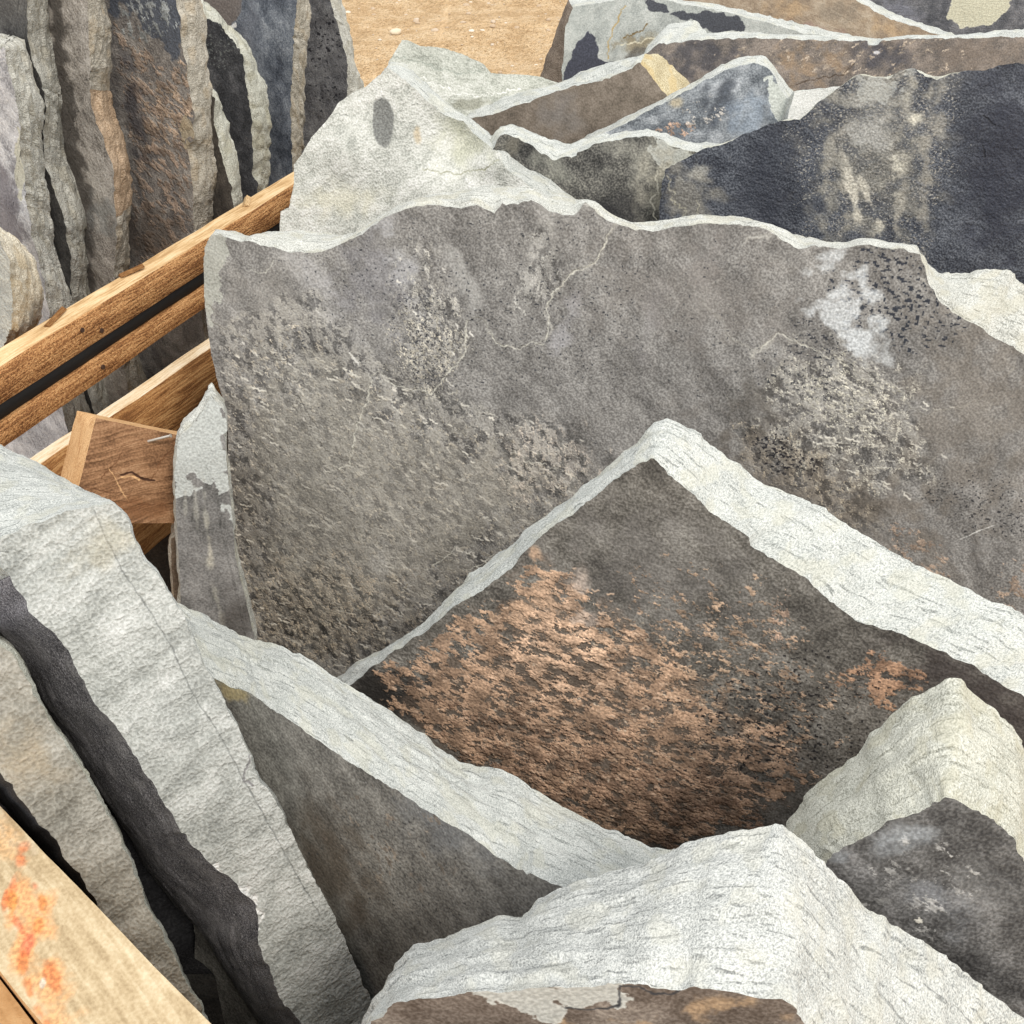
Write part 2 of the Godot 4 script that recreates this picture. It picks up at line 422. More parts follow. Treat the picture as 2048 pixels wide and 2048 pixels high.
# one mark on a face: [kind, shape in millimetres, parameters]
func paint_feature(fe: Array, w: int, h: int, mm: float, x0: float, y0: float, sd: int, R: PackedFloat32Array, G: PackedFloat32Array, B: PackedFloat32Array, H: PackedFloat32Array, na: PackedByteArray, nb: PackedByteArray, nc: PackedByteArray, nd: PackedByteArray) -> void:
	var kind: String = fe[0]; var sh: Array = fe[1]; var pr: Array = fe[2]
	var cr: float = pr[0]; var cg: float = pr[1]; var cb: float = pr[2]
	var pts := PackedVector2Array()
	var box := Rect2()
	var ell: bool = sh[0] == "e"
	var cx := 0.0; var cy := 0.0; var ia := 0.0; var ib := 0.0; var ic := 0.0; var id := 0.0
	if ell:
		cx = (sh[1] - x0) / mm; cy = (y0 - sh[2]) / mm
		var ax: float = sh[3] / mm; var ay: float = -sh[4] / mm; var bx: float = sh[5] / mm; var by: float = -sh[6] / mm
		var det := ax * by - bx * ay
		if absf(det) < 1e-3: return
		ia = by / det; ib = -bx / det; ic = -ay / det; id = ax / det
		var ex := (absf(ax) + absf(bx)) * 1.35; var ey := (absf(ay) + absf(by)) * 1.35
		box = Rect2(cx - ex, cy - ey, ex * 2.0, ey * 2.0)
	else:
		for k in range(1, sh.size(), 2): pts.append(Vector2((sh[k] - x0) / mm, (y0 - sh[k + 1]) / mm))
		box = Rect2(pts[0], Vector2.ZERO)
		for p in pts: box = box.expand(p)
		box = box.grow(40.0 / mm * 0.5)
	if kind == "squiggles":
		squiggles(ell, cx, cy, ia, ib, ic, id, pts, box, pr, w, h, mm, sd, R, G, B, H)
		return
	if kind == "line":
		stroke(pts, cr, cg, cb, pr[3], pr[4], w, h, mm, sd, R, G, B, H)
		return
	var xa := clampi(int(box.position.x), 0, w); var xb := clampi(int(box.end.x) + 1, 0, w)
	var ya := clampi(int(box.position.y), 0, h); var yb := clampi(int(box.end.y) + 1, 0, h)
	var soft_px := 30.0 / mm
	if kind == "stain": soft_px = 60.0 / mm * float(pr[4]) + 2.0
	if kind == "spall": soft_px = 26.0 / mm
	var ang := 0.0; var ca := 1.0; var sa := 0.0
	if kind == "chips" or kind == "crackle":
		ang = deg_to_rad(pr[4]); ca = cos(ang); sa = sin(ang)
	var np := pts.size()
	if kind == "step": soft_px = 10.0 / mm
	# signed distance to the outline on every fourth pixel
	var gw := ((xb - xa) >> 2) + 2
	var grid := PackedFloat32Array()
	if not ell and xb > xa and yb > ya:
		var gh := ((yb - ya) >> 2) + 2
		grid.resize(gw * gh)
		for gy in gh:
			for gx in gw:
				var x := xa + gx * 4.0; var y := ya + gy * 4.0
				var best := 1e12
				var inside := false
				var j := np - 1
				for k in np:
					var p0 := pts[k]; var p1 := pts[j]
					if (p0.y > y) != (p1.y > y) and x < (p1.x - p0.x) * (y - p0.y) / (p1.y - p0.y) + p0.x: inside = not inside
					var ex := p1.x - p0.x; var ey := p1.y - p0.y
					var tt := clampf(((x - p0.x) * ex + (y - p0.y) * ey) / (ex * ex + ey * ey + 1e-6), 0.0, 1.0)
					var dx := p0.x + ex * tt - x; var dy := p0.y + ey * tt - y
					best = minf(best, dx * dx + dy * dy)
					j = k
				grid[gy * gw + gx] = sqrt(best) * (1.0 if inside else -1.0)
	for y in range(ya, yb):
		var Y := y * mm + 4000.0
		for x in range(xa, xb):
			var m: float
			if ell:
				var p := (x - cx) * ia + (y - cy) * ib; var q := (x - cx) * ic + (y - cy) * id
				m = 1.0 - sqrt(p * p + q * q)
				if m < -0.4: continue
			else:
				var gx := (x - xa) >> 2; var gy := (y - ya) >> 2
				var fx := ((x - xa) & 3) * 0.25; var fy := ((y - ya) & 3) * 0.25
				var gi := gy * gw + gx
				var top := grid[gi] + (grid[gi + 1] - grid[gi]) * fx
				var low := grid[gi + gw] + (grid[gi + gw + 1] - grid[gi + gw]) * fx
				m = (top + (low - top) * fy) / soft_px
				if m < (-1.2 if kind == "step" else -0.6): continue
			var X := x * mm + 4000.0
			var i := y * w + x
			match kind:
				"step":
					m = m * soft_px * mm + (na[((int(Y * 1.9) + sd * 2) & M) << 9 | ((int(X * 1.9) + sd) & M)] / 255.0 - 0.5) * 9.0
					var up := smoothstep(-0.8, 0.8, m)
					H[i] += up * float(pr[3])
					if absf(m) < 3.0:
						var a := (1.0 - absf(m - 0.3) / 2.6) * 0.55 * smoothstep(0.25, 0.6, na[((int(Y * 0.9) + sd) & M) << 9 | ((int(X * 0.9) + sd * 3) & M)] / 255.0)
						if a > 0.0: R[i] += (cr - R[i]) * a; G[i] += (cg - G[i]) * a; B[i] += (cb - B[i]) * a
				"stain":
					var rough: float = pr[5]
					m += (na[((int(Y * 1.6) + sd * 2) & M) << 9 | ((int(X * 1.6) + sd) & M)] / 255.0 - 0.5) * rough
					var a := smoothstep(0.0, maxf(pr[4], 0.02), m) * float(pr[3])
					if a > 0.0:
						var g := 0.86 + 0.28 * nb[((int(Y * 1.1) + sd) & M) << 9 | ((int(X * 1.1) + sd) & M)] / 255.0
						R[i] += (cr * g - R[i]) * a; G[i] += (cg * g - G[i]) * a; B[i] += (cb * g - B[i]) * a
				"spall":
					m += (na[((int(Y * 2.2) + sd * 2) & M) << 9 | ((int(X * 2.2) + sd) & M)] / 255.0 - 0.5) * float(pr[4])
					var a := smoothstep(0.0, 0.07, m)
					if a > 0.0:
						var g := 0.91 + 0.18 * nb[((int(Y * 1.2) + sd) & M) << 9 | ((int(X * 1.2) + sd) & M)] / 255.0
						var rim := smoothstep(0.22, 0.04, m) * 9.0
						a *= float(pr[3])
						R[i] += (cr * g + rim - R[i]) * a; G[i] += (cg * g + rim - G[i]) * a; B[i] += (cb * g + rim - B[i]) * a
						H[i] -= a * 0.14 * float(pr[5])
				"chips":
					var sc: float = pr[5]
					var e := clampf(m * 2.2 + (na[((int(Y * 1.3) + sd) & M) << 9 | ((int(X * 1.3) + sd) & M)] / 255.0 - 0.5) * 0.9, 0.0, 1.0)
					if e <= 0.0: continue
					var U := X * ca + Y * sa + 3000.0; var V := Y * ca - X * sa + 9000.0
					var f: float = nd[((int(V * 1.9 / sc) + sd) & M) << 9 | ((int(U * 1.15 / sc) + sd) & M)] / 255.0
					var fine: float = nd[((int(V * 5.2 / sc) + sd * 5) & M) << 9 | ((int(U * 2.7 / sc) + sd) & M)] / 255.0
					f = f * 0.62 + fine * 0.38 + (nb[((int(Y * 1.4) + sd) & M) << 9 | ((int(X * 1.4)) & M)] / 255.0 - 0.5) * 0.12
					f = clampf((f - 0.5) * 1.35 + 0.5, 0.0, 1.0)
					var th := 1.0 - float(pr[3]) * e
					var a := smoothstep(th - 0.03, th + 0.05, f)
					if a > 0.0:
						var g := 0.84 + 0.3 * nb[((int(Y * 1.2) + sd * 3) & M) << 9 | ((int(X * 1.2) + sd) & M)] / 255.0
						var k := a * 0.86
						g *= 0.8 + 0.4 * na[((int(Y * 1.7) + sd * 3) & M) << 9 | ((int(X * 1.7) + sd * 4) & M)] / 255.0
						R[i] += (cr * g - R[i]) * k; G[i] += (cg * g - G[i]) * k; B[i] += (cb * g - B[i]) * k
						H[i] += a * 0.3 * float(pr[6]) + (f - th) * 0.5 * float(pr[6])
				"crackle":
					var sc: float = pr[5]
					var e := clampf(m * 2.2 + (na[((int(Y * 1.1) + sd) & M) << 9 | ((int(X * 1.1) + sd) & M)] / 255.0 - 0.5) * 1.2, 0.0, 1.0)
					if e <= 0.0: continue
					var U := X * ca + Y * sa + 3000.0; var V := Y * ca - X * sa + 9000.0
					var wv := (nb[((int(Y * 0.6) + sd) & M) << 9 | ((int(X * 0.6)) & M)] - 128) * 0.022
					var f: float = nd[((int((V + wv) * 3.0 / sc) + sd) & M) << 9 | ((int((U + wv) * 1.25 / sc) + sd) & M)] / 255.0
					var gate: float = na[((int(Y * 3.1) + sd * 5) & M) << 9 | ((int(X * 3.1) + sd) & M)] / 255.0
					var ridge := 1.0 - absf(f - 0.55) * 2.0
					var a := smoothstep(0.84, 0.95, ridge) * smoothstep(0.35, 0.6, gate * 0.7 + e * 0.4) * float(pr[3]) * minf(e * 1.6, 1.0)
					var fill := smoothstep(0.5, 0.62, f) * 0.22 * e
					var dk := smoothstep(0.4, 0.1, f) * 0.25 * e
					R[i] = R[i] * (1.0 - dk); G[i] = G[i] * (1.0 - dk); B[i] = B[i] * (1.0 - dk)
					var k := clampf(a * 0.85 + fill, 0.0, 1.0)
					R[i] += (cr - R[i]) * k; G[i] += (cg - G[i]) * k; B[i] += (cb - B[i]) * k
					H[i] += (smoothstep(0.42, 0.6, f) * 0.3 + a * 0.12) * e * float(pr[6])
				"specks":
					var sz: float = pr[4]
					if m <= 0.0: continue
					var f: float = nb[((int(Y * 1.5 / sz) + sd * 7) & M) << 9 | ((int(X * 1.1 / sz) + sd) & M)] / 255.0
					var th := 1.0 - float(pr[3]) * clampf(m * 1.5 + (na[((int(Y * 1.4) + sd) & M) << 9 | ((int(X * 1.4) + sd) & M)] / 255.0 - 0.5) * 0.9, 0.0, 1.0)
					var a := smoothstep(th - 0.02, th + 0.02, f) * 0.9
					if a > 0.0:
						R[i] += (cr - R[i]) * a; G[i] += (cg - G[i]) * a; B[i] += (cb - B[i]) * a

# short pale wavy ridges scattered through a shape, each with a dark lee side
func squiggles(ell: bool, cx: float, cy: float, ia: float, ib: float, ic: float, id: float, pts: PackedVector2Array, box: Rect2, pr: Array, w: int, h: int, mm: float, sd: int, R: PackedFloat32Array, G: PackedFloat32Array, B: PackedFloat32Array, H: PackedFloat32Array) -> void:
	var rng := RandomNumberGenerator.new()
	rng.seed = sd * 31 + int(box.position.x) + int(pr[4])
	var cr: float = pr[0]; var cg: float = pr[1]; var cb: float = pr[2]
	var count := int(box.size.x * box.size.y * mm * mm / 1000.0 * float(pr[3]))
	for k in count:
		var at := box.position + Vector2(rng.randf(), rng.randf()) * box.size
		if ell:
			var p := (at.x - cx) * ia + (at.y - cy) * ib; var q := (at.x - cx) * ic + (at.y - cy) * id
			if sqrt(p * p + q * q) > 0.35 + 0.65 * rng.randf(): continue
		elif not Geometry2D.is_point_in_polygon(at + Vector2(rng.randfn(), rng.randfn()) * 14.0 / mm, pts): continue
		if NA[((int(at.y * mm * 1.1) + sd) & M) << 9 | ((int(at.x * mm * 1.1) + sd) & M)] < rng.randi_range(20, 150): continue
		var left: float = float(pr[5]) * (0.25 + 1.1 * rng.randf() * rng.randf()) / mm
		var ang: float = deg_to_rad(float(pr[4])) + rng.randfn() * 0.15
		var swing := 1.0
		var strength := 0.25 + 0.85 * rng.randf() * rng.randf() + 0.1 * rng.randf()
		var width := (0.6 + 0.75 * rng.randf()) / mm
		while left > 0.0:
			var dir := Vector2.from_angle(ang + swing * rng.randf_range(0.15, 0.95))
			var l := minf(left, rng.randf_range(1.5, 5.0) / mm)
			swing = -swing
			var steps := int(l * 1.5) + 1
			for j in steps:
				at += dir * (l / steps)
				var rad := width * (0.6 + 0.5 * rng.randf())
				var q := int(rad + 1.5)
				for yy in range(int(at.y) - q, int(at.y) + q + 3):
					if yy < 0 or yy >= h: continue
					for xx in range(int(at.x) - q, int(at.x) + q + 1):
						if xx < 0 or xx >= w: continue
						var d := Vector2(xx, yy).distance_to(at)
						var i := yy * w + xx
						var a := clampf(rad + 0.6 - d, 0.0, 1.0) * strength * 0.6
						R[i] += (cr - R[i]) * a; G[i] += (cg - G[i]) * a; B[i] += (cb - B[i]) * a
						H[i] = maxf(H[i], H[i] * (1.0 - a) + a * (0.62 + 0.25 * float(pr[6])))
			left -= l

func stroke(pts: PackedVector2Array, cr: float, cg: float, cb: float, width: float, jit: float, w: int, h: int, mm: float, sd: int, R: PackedFloat32Array, G: PackedFloat32Array, B: PackedFloat32Array, H: PackedFloat32Array) -> void:
	var run := 0.0
	for k in pts.size() - 1:
		var p0 := pts[k]; var p1 := pts[k + 1]
		var l := p0.distance_to(p1)
		var nrm := (p1 - p0).orthogonal().normalized()
		var steps := int(l * 1.6) + 1
		for s in steps:
			var t := float(s) / steps
			var at := p0.lerp(p1, t) + nrm * (wob.get_noise_2d((run + l * t) * mm * 2.0, sd + 0.5) * jit * 1.7 / mm)
			var rad := maxf(0.6, width * 0.5 / mm * (0.6 + 0.8 * absf(wob.get_noise_2d((run + l * t) * mm * 1.3, sd + 90.5)) * 2.0))
			var q := int(rad + 1.0)
			for yy in range(int(at.y) - q, int(at.y) + q + 1):
				if yy < 0 or yy >= h: continue
				for xx in range(int(at.x) - q, int(at.x) + q + 1):
					if xx < 0 or xx >= w: continue
					var a := clampf(rad + 0.5 - Vector2(xx, yy).distance_to(at), 0.0, 1.0) * 0.42
					var i := yy * w + xx
					R[i] += (cr - R[i]) * a; G[i] += (cg - G[i]) * a; B[i] += (cb - B[i]) * a
					H[i] -= a * 0.12
		run += l

func paint_wood(job: Dictionary) -> Array:
	var na := NA; var nb := NB; var nc := NC
	var w := 1024; var h := 256
	var c0: Color = job.c[0]; var c1: Color = job.c[1]; var c2: Color = job.c[2]
	var fur: float = job.fur
	var sd: int = job.seed * 53
	var px := PackedByteArray(); px.resize(w * h * 3)
	var hh := PackedFloat32Array(); hh.resize(w * h)
	var o := 0
	for y in h:
		for x in w:
			var a: float = na[((y * 2 + sd) & M) << 9 | (((x >> 1) + sd) & M)] / 255.0
			var s: float = na[((y * 10 + int(a * 60.0) + sd) & M) << 9 | (((x >> 1) + sd * 2) & M)] / 255.0
			var g: float = nb[((y * 2 + sd) & M) << 9 | ((x + sd) & M)] / 255.0
			var g3: float = nb[((y + sd * 3) & M) << 9 | ((x + sd) & M)] / 255.0
			var t := 0.5 + (s - 0.5) * (0.62 - fur * 0.1) + (a - 0.5) * 0.5 + (g - 0.5) * 0.45 * fur + (g3 - 0.5) * 0.4 * fur + (nb[(((y >> 1) + sd) & M) << 9 | (((x >> 1) + sd * 4) & M)] / 255.0 - 0.5) * 0.5 * fur + (nc[((y + sd) & M) << 9 | ((x + sd) & M)] / 255.0 - 0.5) * 0.15
			var c := c0.lerp(c1, clampf(t * 2.0, 0.0, 1.0)) if t < 0.5 else c1.lerp(c2, clampf(t * 2.0 - 1.0, 0.0, 1.0))
			px[o * 3] = int(c.r * 255.0); px[o * 3 + 1] = int(c.g * 255.0); px[o * 3 + 2] = int(c.b * 255.0)
			hh[o] = s * (0.6 - fur * 0.1) + g * fur * 0.5 + g3 * fur * 0.4
			o += 1
	return [Image.create_from_data(w, h, false, Image.FORMAT_RGB8, px), Image.create_from_data(w, h, false, Image.FORMAT_RF, hh.to_byte_array())]

func paint_sand(job: Dictionary) -> Array:
	var na := NA; var nb := NB; var nc := NC; var nd := ND
	var w := 1024
	var px := PackedByteArray(); px.resize(w * w * 3)
	var hh := PackedFloat32Array(); hh.resize(w * w)
	var c0 := Color8(166, 134, 96); var c1 := Color8(216, 184, 141); var c2 := Color8(230, 206, 170)
	var o := 0
	for y in w:
		for x in w:
			var a: float = na[((y >> 1) & M) << 9 | ((x >> 1) & M)] / 255.0
			var b: float = na[((y * 2 + 99) & M) << 9 | ((x * 2) & M)] / 255.0
			var d: float = nd[((y) & M) << 9 | ((x) & M)] / 255.0
			var g: float = nb[(y & M) << 9 | (x & M)] / 255.0
			var n: float = nc[(y & M) << 9 | (x & M)] / 255.0
			var t := 0.55 + (a - 0.5) * 0.35 + (b - 0.5) * 0.25 + (g - 0.5) * 0.35 + (n - 0.5) * 0.3
			t -= smoothstep(0.82, 0.98, d) * 0.7
			var c := c0.lerp(c1, clampf(t * 2.0, 0.0, 1.0)) if t < 0.5 else c1.lerp(c2, clampf(t * 2.0 - 1.0, 0.0, 1.0))
			px[o * 3] = int(c.r * 255.0); px[o * 3 + 1] = int(c.g * 255.0); px[o * 3 + 2] = int(c.b * 255.0)
			hh[o] = 0.4 * b + 0.3 * d + 0.3 * g
			o += 1
	return [Image.create_from_data(w, w, false, Image.FORMAT_RGB8, px), Image.create_from_data(w, w, false, Image.FORMAT_RF, hh.to_byte_array())]

# ------------------------------------------------------------------ ground
func ground() -> void:
	var sand := StandardMaterial3D.new()
	sand.roughness = 0.95
	sand.metallic_specular = 0.2
	sand.uv1_scale = Vector3(1, 1, 1)
	sand.heightmap_enabled = true
	sand.heightmap_scale = 3.0
	jobs.append({"kind": "sand", "mat": sand})
	var v := PackedVector3Array(); var uv := PackedVector2Array(); var ix := PackedInt32Array()
	var nx := 120; var nz := 120
	for j in nz + 1:
		for i in nx + 1:
			var fx := (float(i) / nx * 2.0 - 1.0); var fz := (float(j) / nz * 2.0 - 1.0)
			var x := signf(fx) * (absf(fx) * 9.0 + pow(absf(fx), 5.0) * 150.0); var z := -5.0 + signf(fz) * (absf(fz) * 9.0 + pow(absf(fz), 5.0) * 150.0)
			v.append(Vector3(x, und.get_noise_2d(x * 160.0, z * 160.0) * 0.05 * clampf((Vector2(x, z + 1.5).length() - 2.2), 0.0, 1.0), z))
			uv.append(Vector2(x, z) / 1.7)
	for j in nz:
		for i in nx:
			var a := j * (nx + 1) + i
			ix.append_array(PackedInt32Array([a, a + 1, a + nx + 1, a + 1, a + nx + 2, a + nx + 1]))
	var g := put("ground", build_mesh(v, uv, ix), sand, self)
	g.set_meta("kind", "structure")
	g.set_meta("label", "sandy tan ground of the stone yard")

# ------------------------------------------------------------------ timber
var woods := {}
func wood_material(called: String, c0: Color, c1: Color, c2: Color, fur: float, relief: float, seed_: int) -> void:
	var m := StandardMaterial3D.new()
	m.roughness = 0.85
	m.metallic_specular = 0.3
	m.heightmap_enabled = true
	m.heightmap_scale = relief
	woods[called] = m
	jobs.append({"kind": "wood", "mat": m, "c": [c0, c1, c2], "fur": fur, "seed": seed_, "like": -1 if seed_ != 2 else jobs.size() - 1})

# a sawn board: length along -z, its near end at the origin, its top right edge on the axis; chamfered, slightly wavy
func board(called: String, parent: Node3D, at: Vector3, yaw: float, length: float, w: float, h: float, top_mat: Material, side_mat: Material, pitch := 0.0) -> MeshInstance3D:
	var c := 0.0025
	var prof := [Vector2(-w + c, 0), Vector2(-c, 0), Vector2(0, -c), Vector2(0, -h + c), Vector2(-c, -h), Vector2(-w + c, -h), Vector2(-w, -h + c), Vector2(-w, -c)]
	var am := ArrayMesh.new()
	var n := 60
	for s in 2:
		var st := SurfaceTool.new()
		st.begin(Mesh.PRIMITIVE_TRIANGLES)
		for k in prof.size():
			var top := k == 0 or k == 4
			if top != (s == 0): continue
			var p: Vector2 = prof[k]; var q: Vector2 = prof[(k + 1) % prof.size()]
			for i in n:
				var quad := []
				for e in [[p, 0], [q, 0], [q, 1], [p, 1]]:
					var z: float = -length * (i + e[1]) / n
					var pt: Vector2 = e[0]
					var wv := Vector3(wob.get_noise_2d(z * 150.0, pt.x * 900.0 + 40.0), wob.get_noise_2d(z * 150.0, pt.y * 900.0 + 80.0), 0) * 0.0018
					quad.append([Vector3(pt.x, pt.y, z) + wv, Vector2(-z / 0.7, (pt.x - pt.y) / 0.17 + k * 0.13)])
				for t in [0, 1, 2, 0, 2, 3]:
					st.set_uv(quad[t][1]); st.add_vertex(quad[t][0])
		if s == 0:
			for z in [0.0, -length]:
				for k in range(1, prof.size() - 1):
					for e in ([0, k + 1, k] if z < 0.0 else [0, k, k + 1]):
						st.set_uv(prof[e] / 0.17); st.add_vertex(Vector3(prof[e].x, prof[e].y, z))
		st.generate_normals()
		st.set_material(top_mat if s == 0 else side_mat)
		st.commit(am)
	var o := put(called, am, null, parent)
	o.position = at
	o.rotation = Vector3(pitch, yaw, 0)
	return o

func crates() -> void:
	wood_material("pale", Color8(178, 142, 98), Color8(210, 178, 132), Color8(226, 202, 162), 0.25, 0.05, 1)  # left rail top wood, made paler partly to paint the light on it
	wood_material("blond", Color8(206, 178, 138), Color8(232, 212, 178), Color8(242, 230, 206), 0.3, 0.05, 2)  # right rail tops: blond wood with some of the light in its colour
	wood_material("rough", Color8(122, 82, 50), Color8(174, 126, 80), Color8(206, 160, 110), 1.0, 0.2, 3)
	wood_material("streaky", Color8(112, 74, 42), Color8(156, 111, 67), Color8(190, 147, 98), 0.5, 0.12, 4)
	var black := StandardMaterial3D.new()
	black.albedo_color = Color(0.06, 0.055, 0.055)
	black.roughness = 0.6
	var yaw := deg_to_rad(-24.6)
	var dir := Vector3(sin(deg_to_rad(24.6)), 0, -cos(deg_to_rad(24.6)))
	var left := Vector3(-dir.z, 0, dir.x) * -1.0
	# left crate: two rails with a black strip between, posts and a deck
	var a := Vector3(-0.683, 0.85, -1.273)
	var crate := thing("timber_crate", "timber crate of the left row with two stacked pale-topped rails and a black strip", "timber crate", Vector3(a.x, 0, a.z))
	var la := Vector3(0, a.y, 0) - dir * 0.55
	var r1 := board("rail", crate, la, yaw, 1.32, 0.04, 0.05, woods.pale, woods.rough)
	r1.set_meta("label", "upper rail with sawn top made paler partly to paint light")
	var bs := board("black_strip", crate, la + Vector3(0, -0.0505, 0) + left * 0.006, yaw, 1.30, 0.03, 0.0225, black, black)
	bs.set_meta("label", "black strip between the two rails")
	board("rail", crate, la + Vector3(0, -0.0735, 0) + left * 0.001, yaw, 1.32, 0.036, 0.036, woods.rough, woods.rough)
	var rust := StandardMaterial3D.new()
	rust.albedo_color = Color(0.3, 0.22, 0.17)
	rust.metallic = 0.4
	rust.roughness = 0.7
	for spot in [[0.70, -0.018], [0.735, -0.036], [1.02, -0.02], [1.05, -0.088], [0.72, -0.09]]:
		var disc := CylinderMesh.new()
		disc.top_radius = 0.0035; disc.bottom_radius = 0.0038; disc.height = 0.0024; disc.radial_segments = 12
		var nh := put("nail_head", disc, rust, crate)
		var side := Vector3(-dir.z, 0, dir.x)
		nh.basis = Basis(Quaternion(Vector3.UP, side))
		nh.position = la + dir * float(spot[0]) + Vector3(0, spot[1], 0) + side * 0.001
	for k in [0.06, 1.26]:
		board("post", crate, la + dir * k + Vector3(0, -0.11, 0) + left * 0.002, yaw, 0.05, 0.036, 0.738, woods.streaky, woods.streaky)
	for k in 5:
		board("deck_board", crate, Vector3(0, 0.135, 0) + dir * (-0.45 + k * 0.26), yaw - PI / 2 + PI, 0.75, 0.14, 0.025, woods.streaky, woods.streaky)
	# right crate: its rail, a lower rail and a deck
	var b := Vector3(-0.663, 0.70, -1.259)
	var dir2 := Vector3(sin(deg_to_rad(27.2)), 0, -cos(deg_to_rad(27.2)))
	var crate2 := thing("timber_crate", "timber crate of the right pile, showing a cream-topped brown rail behind the block", "timber crate", Vector3(b.x, 0, b.z))
	var lb := Vector3(0, b.y, 0) - dir2 * 0.3
	board("rail", crate2, lb, deg_to_rad(-27.2), 1.0, 0.028, 0.11, woods.blond, woods.streaky)
	board("lower_rail", crate2, Vector3(-0.583 - b.x, 0.60, -1.191 - b.z) - dir2 * 0.15, deg_to_rad(-25.5), 0.36, 0.03, 0.072, woods.blond, woods.streaky)
	for k in [0.02, 0.9]:
		board("post", crate2, lb + dir2 * k + Vector3(0, -0.111, 0), deg_to_rad(-27.2), 0.06, 0.03, 0.588, woods.streaky, woods.streaky)
	for k in 6:
		board("deck_board", crate2, Vector3(1.7, 0.135, 0.55 - k * 0.3), PI / 2, 1.9, 0.14, 0.025, woods.streaky, woods.streaky)

# ------------------------------------------------------------------ nail, chips of wood, gravel
func small_things() -> void:
	var steel := StandardMaterial3D.new()
	steel.albedo_color = Color(0.78, 0.76, 0.72)
	steel.metallic = 0.6
	steel.roughness = 0.45
	var nail := thing("nail", "bent steel nail sticking out of the brown timber block", "nail", Vector3(-0.4655, 0.8032, -1.1691))
	var n := Vector3(0.5826, 0.4226, 0.6943)
	var shaft := CylinderMesh.new()
	shaft.top_radius = 0.0017; shaft.bottom_radius = 0.0017; shaft.height = 0.034; shaft.radial_segments = 10
	var s := put("shaft", shaft, steel, nail)
	var d := (Vector3(0.0275, 0.0088, 0.0004) + n * 0.006).normalized()
	s.basis = Basis(Quaternion(Vector3.UP, d))
	s.position = n * 0.003 + d * 0.013
	var head := CylinderMesh.new()
	head.top_radius = 0.0026; head.bottom_radius = 0.0022; head.height = 0.0014; head.radial_segments = 12
	var hd := put("head", head, steel, nail)
	hd.basis = s.basis
	hd.position = n * 0.003 + d * 0.0305
	# splinters lying on the upper rail
	var dir := Vector3(sin(deg_to_rad(24.6)), 0, -cos(deg_to_rad(24.6)))
	for k in 3:
		var along: float = [0.135, 0.30, 0.60][k]
		var chip := thing("wood_splinter", ["small bark splinter on the rail beside the cream angular stone", "thin brown splinter on the middle of the upper rail", "pale wood splinter at the far end of the upper rail"][k], "splinter", Vector3(-0.683, 0.8515, -1.273) + dir * along + Vector3(dir.z, 0, -dir.x) * 0.03)
		var pm := PrismMesh.new()
		pm.size = Vector3(0.012, 0.005, 0.05 - 0.008 * k)
		var c := put("sliver", pm, woods.streaky if k < 2 else woods.pale, chip)
		c.rotation = Vector3(0.06, deg_to_rad(-24.6) + [0.25, -0.3, 0.5][k], 0.1)
		c.position.y = 0.0025
	var rng := RandomNumberGenerator.new()
	rng.seed = 77
	# the larger pebbles one by one
	var stone := StandardMaterial3D.new()
	stone.albedo_color = Color8(205, 192, 168)
	stone.roughness = 0.9
	var first: Node3D = null
	for p: Vector3 in [Vector3(-0.38, 0.02, -7.3), Vector3(0.05, 0.01, -7.6), Vector3(0.32, 0.01, -6.35), Vector3(-0.62, 0.01, -6.2), Vector3(-0.9, 0.01, -7.1), Vector3(0.2, 0.01, -5.75)]:
		var o: Node3D
		var p_x := snappedf(p.x, 0.01)
		if first == null:
			o = thing("pebble", "largest pale pebble lying on the sand near the top of the view", "pebble", p, "pebbles on the sand")
			put("body", pebble(5), stone, o)
			first = o
			o.scale = Vector3(0.05, 0.026, 0.036)
		else:
			o = first.duplicate()
			o.name = numbered("pebble")
			o.position = p
			o.set_meta("label", {0.05: "small pale pebble on the sand midway along the top edge of the view", 0.32: "small pale pebble on the sand near the brown-sided pale slab", -0.62: "small pale pebble on the sand just right of the charcoal slab", -0.9: "small pale pebble on the sand high up beside the charcoal slab", 0.2: "small pale pebble on the sand just above the low pale rock"}.get(p_x, "small pale pebble on the sand"))
			add_child(o)
			o.rotation.y = p.x * 9.0
			o.scale = Vector3(0.024, 0.014, 0.019) * (1.0 + 0.4 * sin(p.z * 20.0))
	# gravel strewn over the sand
	var st := MultiMesh.new()
	st.transform_format = MultiMesh.TRANSFORM_3D
	st.use_colors = true
	st.mesh = pebble(3)
	st.instance_count = 9000
	for i in st.instance_count:
		var p := Vector3(rng.randf_range(-6, 6), 0, rng.randf_range(-12, -2.9))
		p.y = und.get_noise_2d(p.x * 160.0, p.z * 160.0) * 0.05 * clampf((Vector2(p.x, p.z + 1.5).length() - 2.2), 0.0, 1.0)
		var sz := 0.004 + 0.016 * pow(rng.randf(), 3.0)
		var bs := Basis(Vector3.UP, rng.randf() * TAU).scaled(Vector3(sz * rng.randf_range(0.8, 1.5), sz * 0.6, sz))
		st.set_instance_transform(i, Transform3D(bs, p))
		var t := rng.randf()
		st.set_instance_color(i, Color(0.42, 0.31, 0.20).lerp(Color(0.66, 0.6, 0.5), t * t))
	var mi := MultiMeshInstance3D.new()
	mi.name = "gravel"
	mi.multimesh = st
	var gm := StandardMaterial3D.new()
	gm.vertex_color_use_as_albedo = true
	gm.roughness = 0.95
	mi.material_override = gm
	mi.set_meta("kind", "stuff")
	mi.set_meta("label", "small pebbles strewn over the sandy ground")
	mi.set_meta("category", "gravel")
	add_child(mi)

